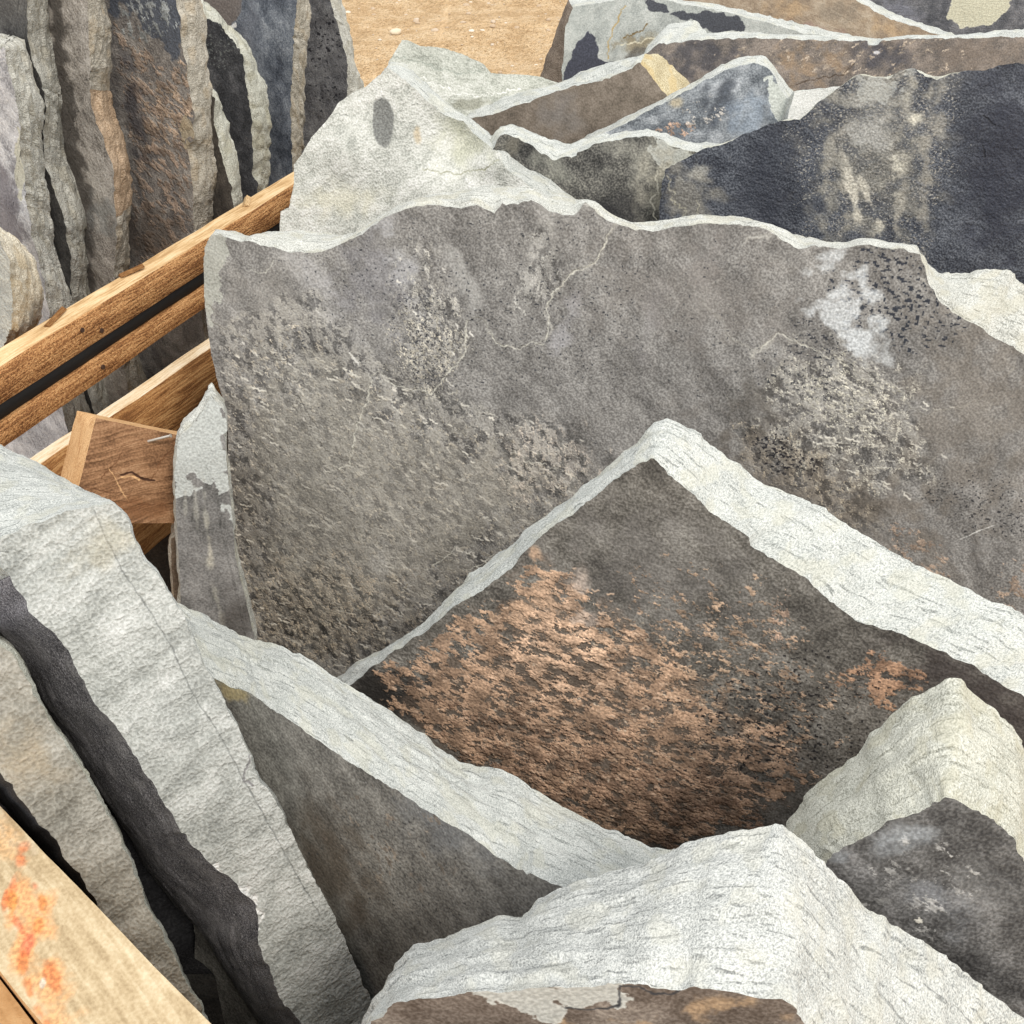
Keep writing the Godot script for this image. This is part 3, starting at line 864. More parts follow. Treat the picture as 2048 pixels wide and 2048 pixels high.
func pebble(seed_: int) -> ArrayMesh:
	var v := PackedVector3Array(); var uv := PackedVector2Array(); var ix := PackedInt32Array()
	var nl := 5; var ns := 7
	for j in nl + 1:
		for i in ns:
			var th := PI * j / nl; var ph := TAU * i / ns
			var d := Vector3(sin(th) * cos(ph), cos(th), sin(th) * sin(ph))
			v.append(d * (1.0 + 0.35 * wob.get_noise_3d(d.x * 30.0 + seed_ * 50.0, d.y * 30.0, d.z * 30.0)))
			uv.append(Vector2(ph, th))
	for j in nl:
		for i in ns:
			var a := j * ns + i; var c := j * ns + (i + 1) % ns
			ix.append_array(PackedInt32Array([a, c, a + ns, c, c + ns, a + ns]))
	return build_mesh(v, uv, ix)

func slabs() -> void:
	piece("stone_slab", "large dark grey slab across the middle with a wavy chipped pale top edge", "stone slab", "stone slabs stood on edge in the crates",
		[0.1937, 0.1400, -1.0316, -10.0000, 12.0000], 55, [[-223, 309]], [[-585, 206, 0, 0], [-601, 279, 0, 0], [-611, 342, 0, 0], [-622, 409, 0, 0], [-622, 497, 0, 0], [-623, 563, 0, 0], [-620, 627, 0, 0], [-620, 659, 0, 0], [-627, 690, 0, 0], [-634, 738, 0, 0], [-636, 786, 0, 0], [-634, 847, 0, 0], [-630, 878, 0, 0], [-620, 894, -18, -3], [-608, 897, -17, -6], [-599, 892, -12, -3], [-580, 890, -7, -5], [-568, 893, 10, 0], [-544, 886, 6, 10], [-520, 882, 7, 15], [-496, 881, 2, 15], [-465, 888, -2, 7], [-444, 898, -1, -2], [-419, 911, -7, -5], [-400, 926, -9, -6], [-380, 938, -6, -2], [-354, 949, -8, -2], [-332, 953, -13, 1], [-298, 951, -17, 11], [-275, 956, -13, 12], [-253, 947, -14, 24], [-244, 960, -6, 9], [-225, 960, -7, 10], [-209, 967, -5, 4], [-187, 956, -7, 8], [-169, 950, -9, 13], [-154, 953, -8, 8], [-144, 967, -3, -8], [-114, 948, -2, -5], [-81, 940, -10, -5], [-61, 939, -7, 1], [-38, 946, 4, -1], [-4, 952, 3, 0], [13, 954, 3, 0], [35, 954, 13, -3], [61, 953, 18, -8], [82, 945, 21, -7], [109, 932, 17, 3], [128, 938, 17, -9], [156, 935, 13, -6], [185, 943, 10, -6], [208, 939, 10, -6], [227, 941, 26, -6], [245, 934, 21, -21], [257, 915, 23, -11], [276, 884, 23, 19], [299, 869, 37, 43], [317, 862, 47, 50], [346, 848, 33, 51], [386, 826, 21, 55], [454, 784, 16, 40], [636, 673, 20, 39], [636, 0, 0, 0], [-585, 0, 0, 0]],
		{"base": [[88, 86, 83], [124, 122, 118], [162, 160, 155]], "edge": "pale", "px": 0.8, "blotch": 0.2, "streak": [58, 0.34], "bump": 0.13, "und": 3.5, "vis": 900},
		[["step", ["p", -645, 925, -103, 973, -111, 941, -118, 918, -127, 900, -151, 883, -167, 867, -180, 854, -183, 834, -180, 808, -185, 792, -202, 788, -215, 782, -241, 783, -251, 792, -268, 814, -286, 812, -286, 773, -306, 740, -319, 726, -330, 710, -353, 712, -380, 715, -401, 731, -412, 726, -418, 691, -433, 660, -439, 631, -452, 593, -480, 612, -537, 736, -624, 783, -647, 835], [196, 194, 184, 0.7]],
			["step", ["p", 74, 797, 87, 813, 100, 828, 116, 821, 137, 818, 167, 801, 229, 781, 290, 742, 349, 767, 404, 871, 290, 885, 165, 952, 52, 943, 3, 862], [190, 188, 178, 0.4]],
			["stain", ["e", -365, 870, 20, 10, 34, -72], [178, 178, 176, 0.65, 0.9, 0.95]],
			["stain", ["e", -288, 863, 15, 7, 25, -63], [174, 173, 168, 0.6, 0.9, 0.95]],
			["stain", ["e", -201, 895, 18, -3, -15, -73], [176, 174, 168, 0.6, 0.9, 0.95]],
			["stain", ["e", -159, 817, 14, -4, -16, -56], [170, 169, 171, 0.55, 0.9, 0.95]],
			["stain", ["e", -490, 847, 24, 15, 46, -80], [170, 169, 168, 0.55, 0.9, 0.95]],
			["stain", ["e", -55, 832, 18, -4, -14, -74], [140, 138, 138, 0.4, 0.9, 0.7]],
			["stain", ["e", 10, 911, 27, -13, -21, -48], [138, 134, 130, 0.4, 0.9, 0.7]],
			["stain", ["e", 346, 754, 128, -36, -22, -203], [118, 110, 99, 0.4, 0.9, 0.8]],
			["stain", ["e", -9, 861, 198, -19, -5, -80], [120, 114, 107, 0.3, 0.9, 0.8]],
			["stain", ["e", 190, 615, 195, -95, -30, -90], [114, 106, 96, 0.4, 0.9, 0.8]],
			["stain", ["e", -398, 855, 51, -85, -63, -40], [142, 142, 150, 0.3, 0.9, 0.6]],
			["stain", ["e", -553, 816, 33, -60, -80, -50], [150, 146, 138, 0.35, 0.9, 0.7]],
			["stain", ["e", -498, 345, 178, 25, -5, -113], [66, 62, 56, 0.6, 0.9, 0.5]],
			["stain", ["e", -594, 523, 68, 8, -17, -239], [78, 74, 68, 0.45, 0.9, 0.5]],
			["spall", ["p", -634, 904, -600, 902, -603, 858, -616, 811, -632, 776, -644, 795], [176, 178, 166, 0.6, 0.5, 6]],
			["crackle", ["p", -632, 776, -490, 847, -413, 768, -305, 716, -198, 692, -88, 619, -104, 558, -331, 317, -456, 217, -616, 220, -636, 478], [208, 203, 188, 0.45, 38, 3, 0.7]],
			["chips", ["p", -620, 749, -493, 795, -414, 720, -305, 681, -197, 657, -99, 595, -110, 557, -331, 334, -456, 235, -599, 241, -628, 479], [178, 170, 154, 0.12, 38, 1.6, 0.6]],
			["squiggles", ["p", -630, 721, -536, 757, -440, 759, -400, 735, -305, 702, -198, 678, -81, 619, -104, 558, -331, 317, -456, 217, -616, 220, -636, 478], [220, 216, 203, 4.6, 22, 22, 0.8]],
			["squiggles", ["e", -483, 713, 113, -88, -75, -93], [208, 206, 198, 1.2, 50, 20, 0.7]],
			["squiggles", ["e", 204, 720, 137, -38, -17, -108], [222, 218, 205, 4.4, 15, 22, 0.8]],
			["squiggles", ["e", -326, 809, 45, 13, 26, -119], [222, 219, 209, 4, 50, 16, 0.8]],
			["squiggles", ["e", -188, 884, 33, -16, -37, -72], [208, 206, 196, 1.4, 60, 14, 0.8]],
			["stain", ["e", 80, 727, 34, -17, -28, -72], [84, 80, 74, 0.5, 0.9, 0.9]],
			["stain", ["e", 180, 642, 110, -58, -9, -25], [82, 76, 68, 0.5, 0.9, 0.9]],
			["stain", ["e", -490, 535, 40, 27, 76, -156], [96, 93, 87, 0.4, 0.9, 0.9]],
			["stain", ["e", -303, 495, 80, 42, 13, -36], [98, 95, 88, 0.4, 0.9, 0.9]],
			["stain", ["e", -444, 631, 25, 17, 50, -90], [164, 160, 150, 0.4, 0.9, 0.9]],
			["stain", ["e", -249, 593, 33, 29, 49, -67], [164, 160, 150, 0.4, 0.9, 0.9]],
			["stain", ["e", -405, 442, 19, -1, -10, -58], [176, 175, 172, 0.55, 0.9, 0.9]],
			["stain", ["p", -605, 673, -479, 796, -373, 696, -237, 653, -132, 584, -302, 406, -453, 308, -591, 358], [156, 152, 141, 0.4, 0.9, 1.2]],
			["crackle", ["e", -514, 352, 186, 26, -5, -113], [190, 176, 154, 1, 24, 2.6, 1.1]],
			["crackle", ["e", -333, 802, 48, 13, 20, -108], [208, 204, 190, 0.9, 55, 2.4, 0.9]],
			["chips", ["e", -339, 768, 52, 14, 13, -72], [190, 184, 168, 0.3, 55, 0.9, 0.7]],
			["crackle", ["e", -168, 624, 87, 10, 4, -72], [208, 196, 180, 0.9, 42, 3, 0.9]],
			["crackle", ["e", 198, 719, 126, -35, -16, -102], [208, 204, 188, 1, 30, 2.8, 0.8]],
			["chips", ["e", 193, 752, 71, -20, -9, -56], [196, 192, 176, 0.26, 30, 1, 0.7]],
			["crackle", ["e", 154, 646, 111, -54, -15, -44], [190, 178, 156, 0.9, 30, 2.4, 0.9]],
			["crackle", ["e", -194, 883, 33, -16, -31, -61], [202, 200, 190, 0.7, 60, 2.4, 0.7]],
			["specks", ["e", -346, 781, 46, 12, 14, -78], [54, 56, 60, 0.1, 1.4]],
			["specks", ["e", 229, 880, 85, -24, -11, -68], [40, 44, 52, 0.22, 2.2]],
			["specks", ["e", 143, 799, 60, 47, 34, -47], [48, 50, 54, 0.14, 1.8]],
			["specks", ["e", 379, 630, 103, -29, -5, -53], [48, 48, 50, 0.09, 1.6]],
			["specks", ["e", 124, 677, 52, -25, -11, -31], [34, 34, 38, 0.25, 1.6]],
			["specks", ["e", -242, 809, 385, 33, 5, -169], [44, 46, 50, 0.03, 1.6]],
			["stain", ["e", 173, 870, 38, 19, 29, -55], [196, 200, 200, 0.8, 0.7, 1.2]],
			["stain", ["e", 213, 824, 35, -10, -4, -27], [190, 194, 194, 0.65, 0.7, 1.2]],
			["chips", ["e", 321, 551, 48, -23, -8, -30], [166, 146, 128, 0.34, 30, 2.4, 0.8]],
			["chips", ["e", 453, 516, 36, -18, -9, -40], [166, 146, 128, 0.34, 30, 2.4, 0.8]],
			["line", ["l", -111, 941, -118, 918, -127, 900, -151, 883, -167, 867, -180, 854, -183, 834, -180, 808, -185, 792, -202, 788, -215, 782, -241, 783, -251, 792, -258, 802], [206, 204, 190, 1.6, 3]],
			["line", ["l", -286, 812, -286, 773, -306, 740, -319, 726, -330, 710, -353, 712, -380, 715, -401, 731, -412, 726, -418, 691, -433, 660, -439, 631, -446, 594, -462, 586], [206, 204, 190, 1.6, 3]],
			["line", ["l", 74, 797, 87, 813, 100, 828, 116, 821, 137, 818, 167, 801], [206, 204, 190, 1.4, 3]],
			["line", ["l", -339, 441, -317, 461, -301, 473, -294, 487], [206, 204, 190, 1.4, 3]],
			["line", ["l", -284, 449, -259, 461, -238, 481], [206, 204, 190, 1.4, 3]],
			["line", ["l", -570, 854, -550, 852, -537, 869], [196, 196, 184, 1, 3]],
			["line", ["l", -619, 496, -622, 405, -605, 382, -574, 378], [196, 194, 178, 1.2, 4]],
			["line", ["l", 365, 578, 386, 594, 402, 603], [214, 214, 208, 1.6, 1]]])
	piece("stone_slab", "pointed dark slab with a rusty brown lower face in front of the large grey slab", "stone slab", "stone slabs stood on edge in the crates",
		[0.1712, 0.1400, -0.6438, -14.0000, 12.0000], 70, [[-96, 337]], [[-482, 470, -47, -47], [-430, 523, -47, -45], [-387, 567, -45, -47], [-366, 589, -47, -50], [-343, 614, -32, -45], [-299, 656, -29, -46], [-266, 695, -32, -41], [-248, 710, -29, -23], [-217, 743, -27, -24], [-188, 783, -24, -26], [-156, 817, -25, -29], [-136, 837, -21, -25], [-125, 852, -19, -26], [-111, 866, -18, -18], [-100, 875, -8, -4], [-87, 886, -10, 3], [-81, 881, -1, 20], [-64, 866, 8, 27], [-43, 853, -1, 30], [-28, 838, 14, 26], [-4, 827, 25, 17], [10, 820, 37, 17], [16, 811, 51, 22], [42, 797, 41, 31], [74, 783, 34, 29], [97, 764, 40, 35], [126, 746, 48, 36], [167, 739, 42, 34], [200, 730, 43, 28], [235, 719, 53, 26], [258, 708, 58, 22], [289, 695, 65, 15], [367, 656, 55, 22], [482, 593, 52, 18], [482, 0, 0, 0], [-482, 0, 0, 0]],
		{"base": [[68, 65, 60], [101, 97, 90], [138, 134, 126]], "edge": "white", "px": 0.7, "blotch": 0.45, "streak": [20, 0.25], "bump": 0.19, "und": 3, "vis": 700},
		[["stain", ["e", -76, 761, 143, -32, -20, -100], [112, 108, 104, 0.4, 0.9, 0.6]],
			["stain", ["e", -156, 455, 230, -45, -27, -129], [84, 72, 61, 0.5, 0.9, 0.7]],
			["stain", ["e", -357, 547, 71, 16, 0, -62], [34, 32, 30, 0.8, 0.7, 0.5]],
			["stain", ["e", 248, 682, 108, -36, -8, -60], [58, 52, 50, 0.7, 0.8, 0.5]],
			["stain", ["p", -217, 746, -176, 754, -128, 728, -69, 698, 7, 653, 95, 604, 106, 535, -10, 406, -154, 426, -357, 534, -323, 608, -247, 687], [102, 87, 74, 0.6, 0.9, 1.1]],
			["chips", ["p", -207, 760, -187, 758, -151, 764, -121, 711, -74, 703, -24, 665, 20, 599, 82, 626, 124, 553, -10, 406, -154, 426, -357, 534, -369, 585, -301, 645, -263, 690, -221, 710], [178, 147, 121, 0.62, 14, 2.8, 1]],
			["chips", ["e", -159, 655, 76, -16, -18, -80], [191, 161, 135, 0.68, 14, 2.8, 0.8]],
			["chips", ["e", 10, 672, 120, -53, -28, -90], [172, 146, 122, 0.3, 16, 2, 0.8]],
			["chips", ["e", -103, 497, 204, -31, -12, -76], [140, 114, 94, 0.58, 8, 2.6, 1.1]],
			["chips", ["e", 161, 683, 39, 8, 7, -34], [166, 132, 106, 0.7, 10, 2.4, 0.7]],
			["squiggles", ["p", -207, 760, -136, 767, -74, 703, 16, 630, 122, 566, -10, 406, -154, 426, -357, 534, -301, 645, -221, 710], [204, 175, 149, 4.4, -6, 12, 0.8]],
			["chips", ["e", 56, 728, 12, 0, 0, -45], [172, 146, 126, 0.34, 60, 2, 0.6]],
			["stain", ["p", -194, 765, -186, 740, -162, 697, -209, 682, -203, 731], [182, 152, 126, 0.8, 0.35, 1]],
			["stain", ["p", -143, 754, -130, 727, -120, 694, -151, 688, -149, 730], [172, 158, 146, 0.6, 0.3, 1]],
			["stain", ["e", -144, 742, 15, 3, 3, -34], [176, 160, 146, 0.5, 0.8, 0.7]],
			["specks", ["e", -109, 570, 213, 49, 11, -130], [214, 198, 176, 0.012, 2.6]],
			["specks", ["e", 74, 612, 126, 29, 15, -97], [36, 34, 34, 0.1, 1.8]]])
	piece("stone_slab", "grey slab with a broad white top edge sloping down behind the front white slab", "stone slab", "stone slabs stood on edge in the crates",
		[-0.1705, 0.1400, -0.4975, -33.0000, 14.0000], 85, [[0, 294]], [[-284, 666, -141, -11], [-267, 663, -143, -11], [-238, 660, -132, -7], [-214, 667, -125, -16], [-199, 664, -107, -12], [-171, 661, -91, 1], [-136, 657, -87, 10], [-98, 653, -84, 10], [-60, 650, -81, 8], [-28, 650, -66, 4], [5, 645, -62, 3], [35, 646, -71, -6], [56, 647, -67, -11], [88, 638, -69, 10], [106, 637, -56, 19], [114, 638, -44, 15], [122, 639, -27, 9], [154, 644, -24, 3], [191, 643, -28, 9], [239, 641, -43, 14], [284, 639, -62, 28], [284, 0, 0, 0], [-284, 0, 0, 0]],
		{"base": [[88, 86, 82], [124, 122, 116], [158, 156, 149]], "edge": "white", "px": 0.8, "blotch": 0.4, "streak": [40, 0.3], "bump": 0.1, "und": 3, "vis": 600},
		[["stain", ["e", 35, 644, 74, -10, -21, -56], [112, 116, 120, 0.5, 0.9, 0.5]],
			["stain", ["e", -102, 495, 70, 73, 53, -95], [86, 76, 64, 0.6, 0.9, 0.5]],
			["chips", ["e", -38, 569, 58, -32, -52, -86], [132, 122, 110, 0.07, 50, 4, 0.25]],
			["specks", ["e", 16, 614, 109, 0, -31, -98], [172, 171, 166, 0.04, 1.4]],
			["specks", ["e", -12, 553, 115, 3, -34, -105], [70, 69, 67, 0.06, 1.4]],
			["stain", ["e", -242, 657, 30, -1, -7, -14], [190, 170, 120, 0.6, 0.6, 0.6]]])
	piece("stone_slab", "corner-up slab with pale peak and black face at the right edge of the pile", "stone slab", "stone slabs stood on edge in the crates",
		[0.3175, 0.1400, -0.3560, -4.0000, 10.0000], 105, [[0, 115]], [[-114, 675, -6, -44], [-104, 714, -2, -52], [-89, 751, -5, -62], [-78, 766, 0, -34], [-65, 778, 8, -23], [-52, 794, 6, -24], [-43, 800, 4, -9], [-28, 807, 2, 3], [-20, 815, 11, 18], [-14, 820, 23, 30], [-3, 819, 24, 31], [8, 811, 24, 30], [19, 805, 34, 17], [31, 796, 40, 11], [47, 776, 39, 3], [66, 750, 46, -8], [114, 673, 49, -7], [114, 0, 0, 0], [-114, 0, 0, 0]],
		{"base": [[62, 61, 60], [93, 92, 90], [128, 127, 125]], "edge": "cream", "px": 0.7, "blotch": 0.4, "streak": [35, 0.45], "bump": 0.14, "und": 3, "vis": 500},
		[["stain", ["e", -38, 772, 39, 19, 5, -14], [150, 156, 160, 0.4, 0.8, 0.6]],
			["stain", ["e", 2, 718, 13, 22, 35, -42], [150, 156, 164, 0.35, 0.9, 0.7]],
			["stain", ["e", 29, 731, 48, -30, -5, -28], [132, 132, 130, 0.35, 0.9, 0.6]],
			["chips", ["e", -18, 727, 46, -36, -15, -49], [156, 155, 151, 0.2, 35, 3, 0.6]],
			["stain", ["p", -88, 752, -73, 765, -60, 775, -41, 789, -29, 797, -22, 778, -13, 754, -21, 758, -29, 776, -42, 779, -59, 766, -75, 755], [150, 154, 156, 0.6, 0.5, 1]],
			["specks", ["e", -10, 694, 5, 0, 1, -6], [224, 220, 206, 0.8, 3]]])
	piece("stone_slab", "thick white-topped slab nearest the camera with brown front face at the bottom", "stone slab", "stone slabs stood on edge in the crates",
		[0.1106, 0.1400, -0.2726, -5.0000, 6.0000], 115, [[0, 243]], [[-235, 678, -22, -139], [-211, 744, -17, -131], [-196, 766, -23, -119], [-179, 774, -26, -104], [-156, 782, -21, -97], [-147, 786, -9, -88], [-131, 789, -8, -76], [-116, 792, -5, -77], [-99, 796, -7, -60], [-84, 799, -5, -47], [-63, 803, 5, -30], [-52, 806, 19, -24], [-39, 807, 27, -6], [-31, 804, 30, 6], [-14, 803, 26, 14], [-4, 808, 38, 18], [19, 806, 33, 29], [50, 804, 13, 29], [60, 795, 12, 29], [67, 781, 28, 20], [90, 740, 39, 18], [107, 714, 36, 33], [126, 681, 31, 55], [149, 648, 35, 72], [179, 600, 45, 83], [205, 563, 57, 87], [235, 524, 64, 89], [235, 0, 0, 0], [-235, 0, 0, 0]],
		{"base": [[84, 72, 62], [108, 96, 86], [136, 124, 112]], "edge": "white2", "px": 0.8, "blotch": 0.4, "streak": [5, 0.5], "bump": 0.12, "und": 2, "vis": 350},
		[["stain", ["p", -100, 758, -61, 773, -30, 779, 7, 794, 28, 799, 51, 788, 26, 790, 8, 783, -29, 771, -67, 761], [178, 148, 114, 0.7, 0.5, 1]],
			["spall", ["p", -148, 797, -51, 813, -48, 783, -84, 779, -93, 766, -120, 766, -136, 775], [184, 184, 176, 0.85, 0.7, 0.5]],
			["line", ["l", -84, 778, -68, 778, -49, 783, -51, 805, -38, 804, -28, 799, -13, 802], [52, 52, 54, 1.8, 2]]])
	piece("stone_slab", "thick pale grey slab end with a long crack leaning from the left edge", "stone slab", "stone slabs stood on edge in the crates",
		[-0.1814, 0.2946, -0.4534, 28.0000, 24.0000], 240, [[-62, 773], [63, 122]], [[65, 34, -33, -171], [34, 140, -44, -154], [19, 246, -24, -155], [9, 279, -26, -123], [3, 342, -39, -102], [11, 394, -76, -91], [-8, 435, -67, -87], [-28, 479, -53, -82], [-32, 495, -58, -60], [-43, 548, -58, -72], [-54, 602, -57, -68], [-69, 643, -56, -56], [-77, 703, -55, -64], [-94, 737, -47, -61], [-98, 771, -51, -58], [-108, 792, -54, -42], [-116, 803, -36, 8], [-108, 804, 5, 60], [-96, 804, 17, 43], [-74, 807, 8, 28], [-52, 809, 7, 6], [-37, 810, 11, -18], [-19, 807, 12, -36], [-5, 806, 8, -49], [2, 793, 0, -51], [2, 778, 1, -55], [6, 755, 1, -60], [11, 739, 3, -64], [20, 709, 5, -71], [26, 684, 6, -77], [26, 657, 6, -84], [32, 630, 7, -90], [37, 594, 8, -99], [47, 540, 10, -112], [44, 526, 10, -115], [56, 486, 12, -125], [68, 411, 15, -143], [81, 328, 17, -163], [91, 242, 19, -184], [93, 196, 20, -195], [116, 0, 24, -242]],
		{"base": [[136, 138, 133], [170, 172, 166], [198, 199, 194]], "edge": "white", "edge2": [0, 14, "slate"], "px": 0.7, "blotch": 0.3, "streak": [-20, 0.4], "bump": 0.34, "und": 4, "bulge": 15, "ripple": 0.8, "grain": 0.5},
		[["line", ["l", -21, 805, -18, 774, -12, 739, -4, 711, 0, 693, 7, 664, 10, 632, 15, 605, 23, 575, 33, 520, 43, 470, 55, 405, 66, 352], [112, 114, 111, 1.1, 0.8]],
			["stain", ["e", -25, 774, 48, 3, 1, -26], [172, 160, 130, 0.3, 0.9, 0.7]],
			["stain", ["e", -4, 411, 12, -36, -12, -5], [214, 216, 214, 0.6, 0.6, 0.6]],
			["line", ["l", -28, 477, -9, 434, 11, 394, 5, 366], [226, 226, 222, 4, 8]],
			["line", ["l", 49, 545, 34, 519, 40, 511], [120, 118, 118, 2, 3]]])
	piece("stone_slab", "grey broken slab end lower left, between the cracked pale slab and the rust-stained one", "stone slab", "stone slabs stood on edge in the crates",
		[-0.2427, 0.3934, -0.3631, 28.0000, 24.0000], 360, [[-42, 625], [28, 118]], [[-4, 50, -29, -340], [-4, 280, -29, -252], [-18, 446, -34, -188], [-30, 502, -39, -167], [-42, 548, -44, -149], [-52, 580, -47, -135], [-66, 626, -56, -111], [-53, 680, -42, -84], [-23, 675, -28, -91], [-15, 667, -24, -95], [-12, 652, -26, -107], [-7, 609, -26, -126], [3, 568, -23, -142], [9, 530, -21, -158], [14, 494, -19, -172], [18, 459, -17, -186], [18, 428, -18, -198], [24, 380, -16, -217], [36, 284, -14, -254], [66, 0, -3, -367]],
		{"base": [[104, 101, 92], [134, 131, 121], [160, 157, 147]], "edge": "cream", "edge2": [0, 8, "black"], "px": 0.8, "blotch": 0.3, "streak": [-20, 0.4], "bump": 0.34, "und": 4, "bulge": 10, "ripple": 0.8, "grain": 0.5},  # the black side paints the dark gap beside this slab end
		[["stain", ["e", -34, 578, 21, -43, -27, -19], [150, 132, 104, 0.4, 0.9, 0.6]]])
	piece("stone_slab", "added black slab painting the shade deep in the lower left gap", "stone slab", "stone slabs stood on edge in the crates",
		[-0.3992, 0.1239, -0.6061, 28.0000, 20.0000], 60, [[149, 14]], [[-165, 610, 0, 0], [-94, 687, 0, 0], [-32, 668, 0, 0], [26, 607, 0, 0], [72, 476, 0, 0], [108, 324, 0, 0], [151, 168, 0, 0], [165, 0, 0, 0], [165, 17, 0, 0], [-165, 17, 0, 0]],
		{"plain": 1, "base": [[26, 26, 28], [40, 40, 42], [60, 60, 62]], "edge": "black", "px": 2, "blotch": 0.3, "streak": [0, 0.3], "bump": 0.19, "und": 3, "vis": 300},  # near-black slab put in so the gap reads as shade
		[])
	piece("stone_slab", "grey slab end with shade painted into its colour, deep in the gap beside the rust-stained slab", "stone slab", "stone slabs stood on edge in the crates",
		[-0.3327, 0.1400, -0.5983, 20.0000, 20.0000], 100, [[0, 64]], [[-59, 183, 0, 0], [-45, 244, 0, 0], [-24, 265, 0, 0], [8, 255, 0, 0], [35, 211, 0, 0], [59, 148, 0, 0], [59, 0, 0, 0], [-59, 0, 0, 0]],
		{"plain": 1, "base": [[44, 43, 41], [60, 58, 55], [78, 76, 72]], "edge": "black", "px": 1.2, "blotch": 0.3, "streak": [0, 0.4], "bump": 0.25, "und": 3, "vis": 400},  # base and edge darkened in colour to stand for gap shade
		[])
	piece("timber_beam", "cream sawn timber with orange-red stain in the bottom left corner", "timber beam", "",
		[-0.3318, 0.8411, -0.2641, 0.0000, 85.0000], 300, [[62, 119]], [[146, 0, 0, 0], [55, 74, 0, 0], [6, 118, 0, 0], [-14, 135, 0, 0], [-36, 155, 0, 0], [-174, 277, 0, 0], [-208, 395, 0, 0], [-82, 290, 0, 0], [-57, 269, 0, 0], [-34, 249, 0, 0], [0, 221, 0, 0], [32, 194, 0, 0], [73, 159, 0, 0], [123, 118, 0, 0], [208, 46, 0, 0]],
		{"base": [[150, 130, 98], [180, 160, 126], [200, 184, 152]], "wood": 1, "edge": "woodlight", "px": 0.55, "streak": [46, 0.4], "blotch": 0.3, "bump": 0.05, "und": 0.5, "jag": 0.12, "grain": 0.3},
		[["stain", ["e", -68, 260, 21, -7, 0, -33], [204, 160, 112, 0.6, 0.8, 0.9]],
			["stain", ["e", -32, 205, 18, 3, 22, -47], [212, 150, 98, 0.75, 0.6, 0.9]],
			["stain", ["e", 3, 138, 16, 7, 35, -49], [206, 152, 102, 0.7, 0.7, 0.9]],
			["stain", ["e", -51, 253, 6, -3, -1, -7], [192, 98, 56, 0.62, 0.7, 0.8]],
			["stain", ["e", -50, 241, 6, -3, -1, -10], [198, 105, 64, 0.62, 0.7, 0.8]],
			["stain", ["e", -50, 224, 5, -1, 1, -12], [204, 112, 72, 0.62, 0.7, 0.8]],
			["stain", ["e", -45, 207, 5, 0, 5, -11], [192, 119, 56, 0.62, 0.7, 0.8]],
			["stain", ["e", -34, 190, 3, 3, 8, -9], [198, 98, 64, 0.62, 0.7, 0.8]],
			["stain", ["e", -32, 221, 4, 2, 5, -7], [204, 105, 72, 0.62, 0.7, 0.8]],
			["stain", ["e", -23, 207, 5, 0, 4, -11], [192, 112, 56, 0.62, 0.7, 0.8]],
			["stain", ["e", -20, 191, 5, -1, 1, -10], [198, 119, 64, 0.62, 0.7, 0.8]],
			["stain", ["e", -22, 175, 5, -2, -1, -10], [204, 98, 72, 0.62, 0.7, 0.8]],
			["stain", ["e", -20, 159, 5, 0, 4, -11], [192, 105, 56, 0.62, 0.7, 0.8]],
			["stain", ["e", -11, 142, 4, 2, 7, -11], [198, 112, 64, 0.62, 0.7, 0.8]],
			["stain", ["e", 2, 126, 4, 2, 9, -10], [204, 119, 72, 0.62, 0.7, 0.8]],
			["stain", ["e", 12, 112, 4, 2, 7, -9], [192, 98, 56, 0.62, 0.7, 0.8]],
			["stain", ["e", -51, 209, 3, 0, 3, -12], [198, 105, 64, 0.62, 0.7, 0.8]],
			["stain", ["e", 1, 152, 5, 2, 15, -20], [196, 108, 62, 0.6, 0.7, 0.9]],
			["stain", ["p", -87, 293, -70, 277, -59, 271, -28, 240, -37, 239, -57, 251, -71, 268], [188, 180, 160, 0.5, 0.5, 1]],
			["stain", ["p", -20, 140, -9, 140, 2, 131, 6, 114, -4, 124], [188, 180, 160, 0.5, 0.5, 1]],
			["stain", ["e", -3, 146, 3, 0, 1, -5], [190, 186, 176, 0.7, 0.5, 0.6]]])
	piece("timber_beam", "smooth tan timber at the very corner, beside the orange-stained timber", "timber beam", "",
		[-0.3725, 0.7885, -0.2540, 0.0000, 85.0000], 90, [[-93, 210]], [[151, 0, 0, 0], [30, 78, 0, 0], [-121, 198, 0, 0], [-169, 318, 0, 0], [-18, 187, 0, 0], [4, 167, 0, 0], [24, 148, 0, 0], [74, 104, 0, 0], [169, 25, 0, 0]],
		{"plain": 1, "base": [[156, 120, 78], [176, 138, 94], [190, 156, 112]], "wood": 1, "edge": "woodlight", "px": 1, "streak": [46, 0.3], "blotch": 0.3, "bump": 0.05, "und": 0.5, "jag": 0.12, "grain": 0.2},
		[])
	piece("stone_slab", "added plain slab out of view in front of the thick white-topped slab, shading the gaps", "stone slab", "stone slabs stood on edge in the crates",
		[-0.0119, 0.1400, -0.1830, -4.0000, 6.0000], 60, [[0, 266]], [[-261, 558, 0, 0], [-209, 702, -36, -117], [-90, 743, -18, -110], [29, 749, 0, -110], [169, 781, 24, -105], [261, 739, 37, -112], [261, 0, 0, 0], [-261, 0, 0, 0]],
		{"plain": 1, "base": [[84, 82, 80], [114, 112, 108], [140, 138, 134]], "edge": "white", "px": 3, "blotch": 0.3, "streak": [20, 0.3], "bump": 0.19, "und": 3, "vis": 200},  # unseen slab, put in to block light from the front
		[])
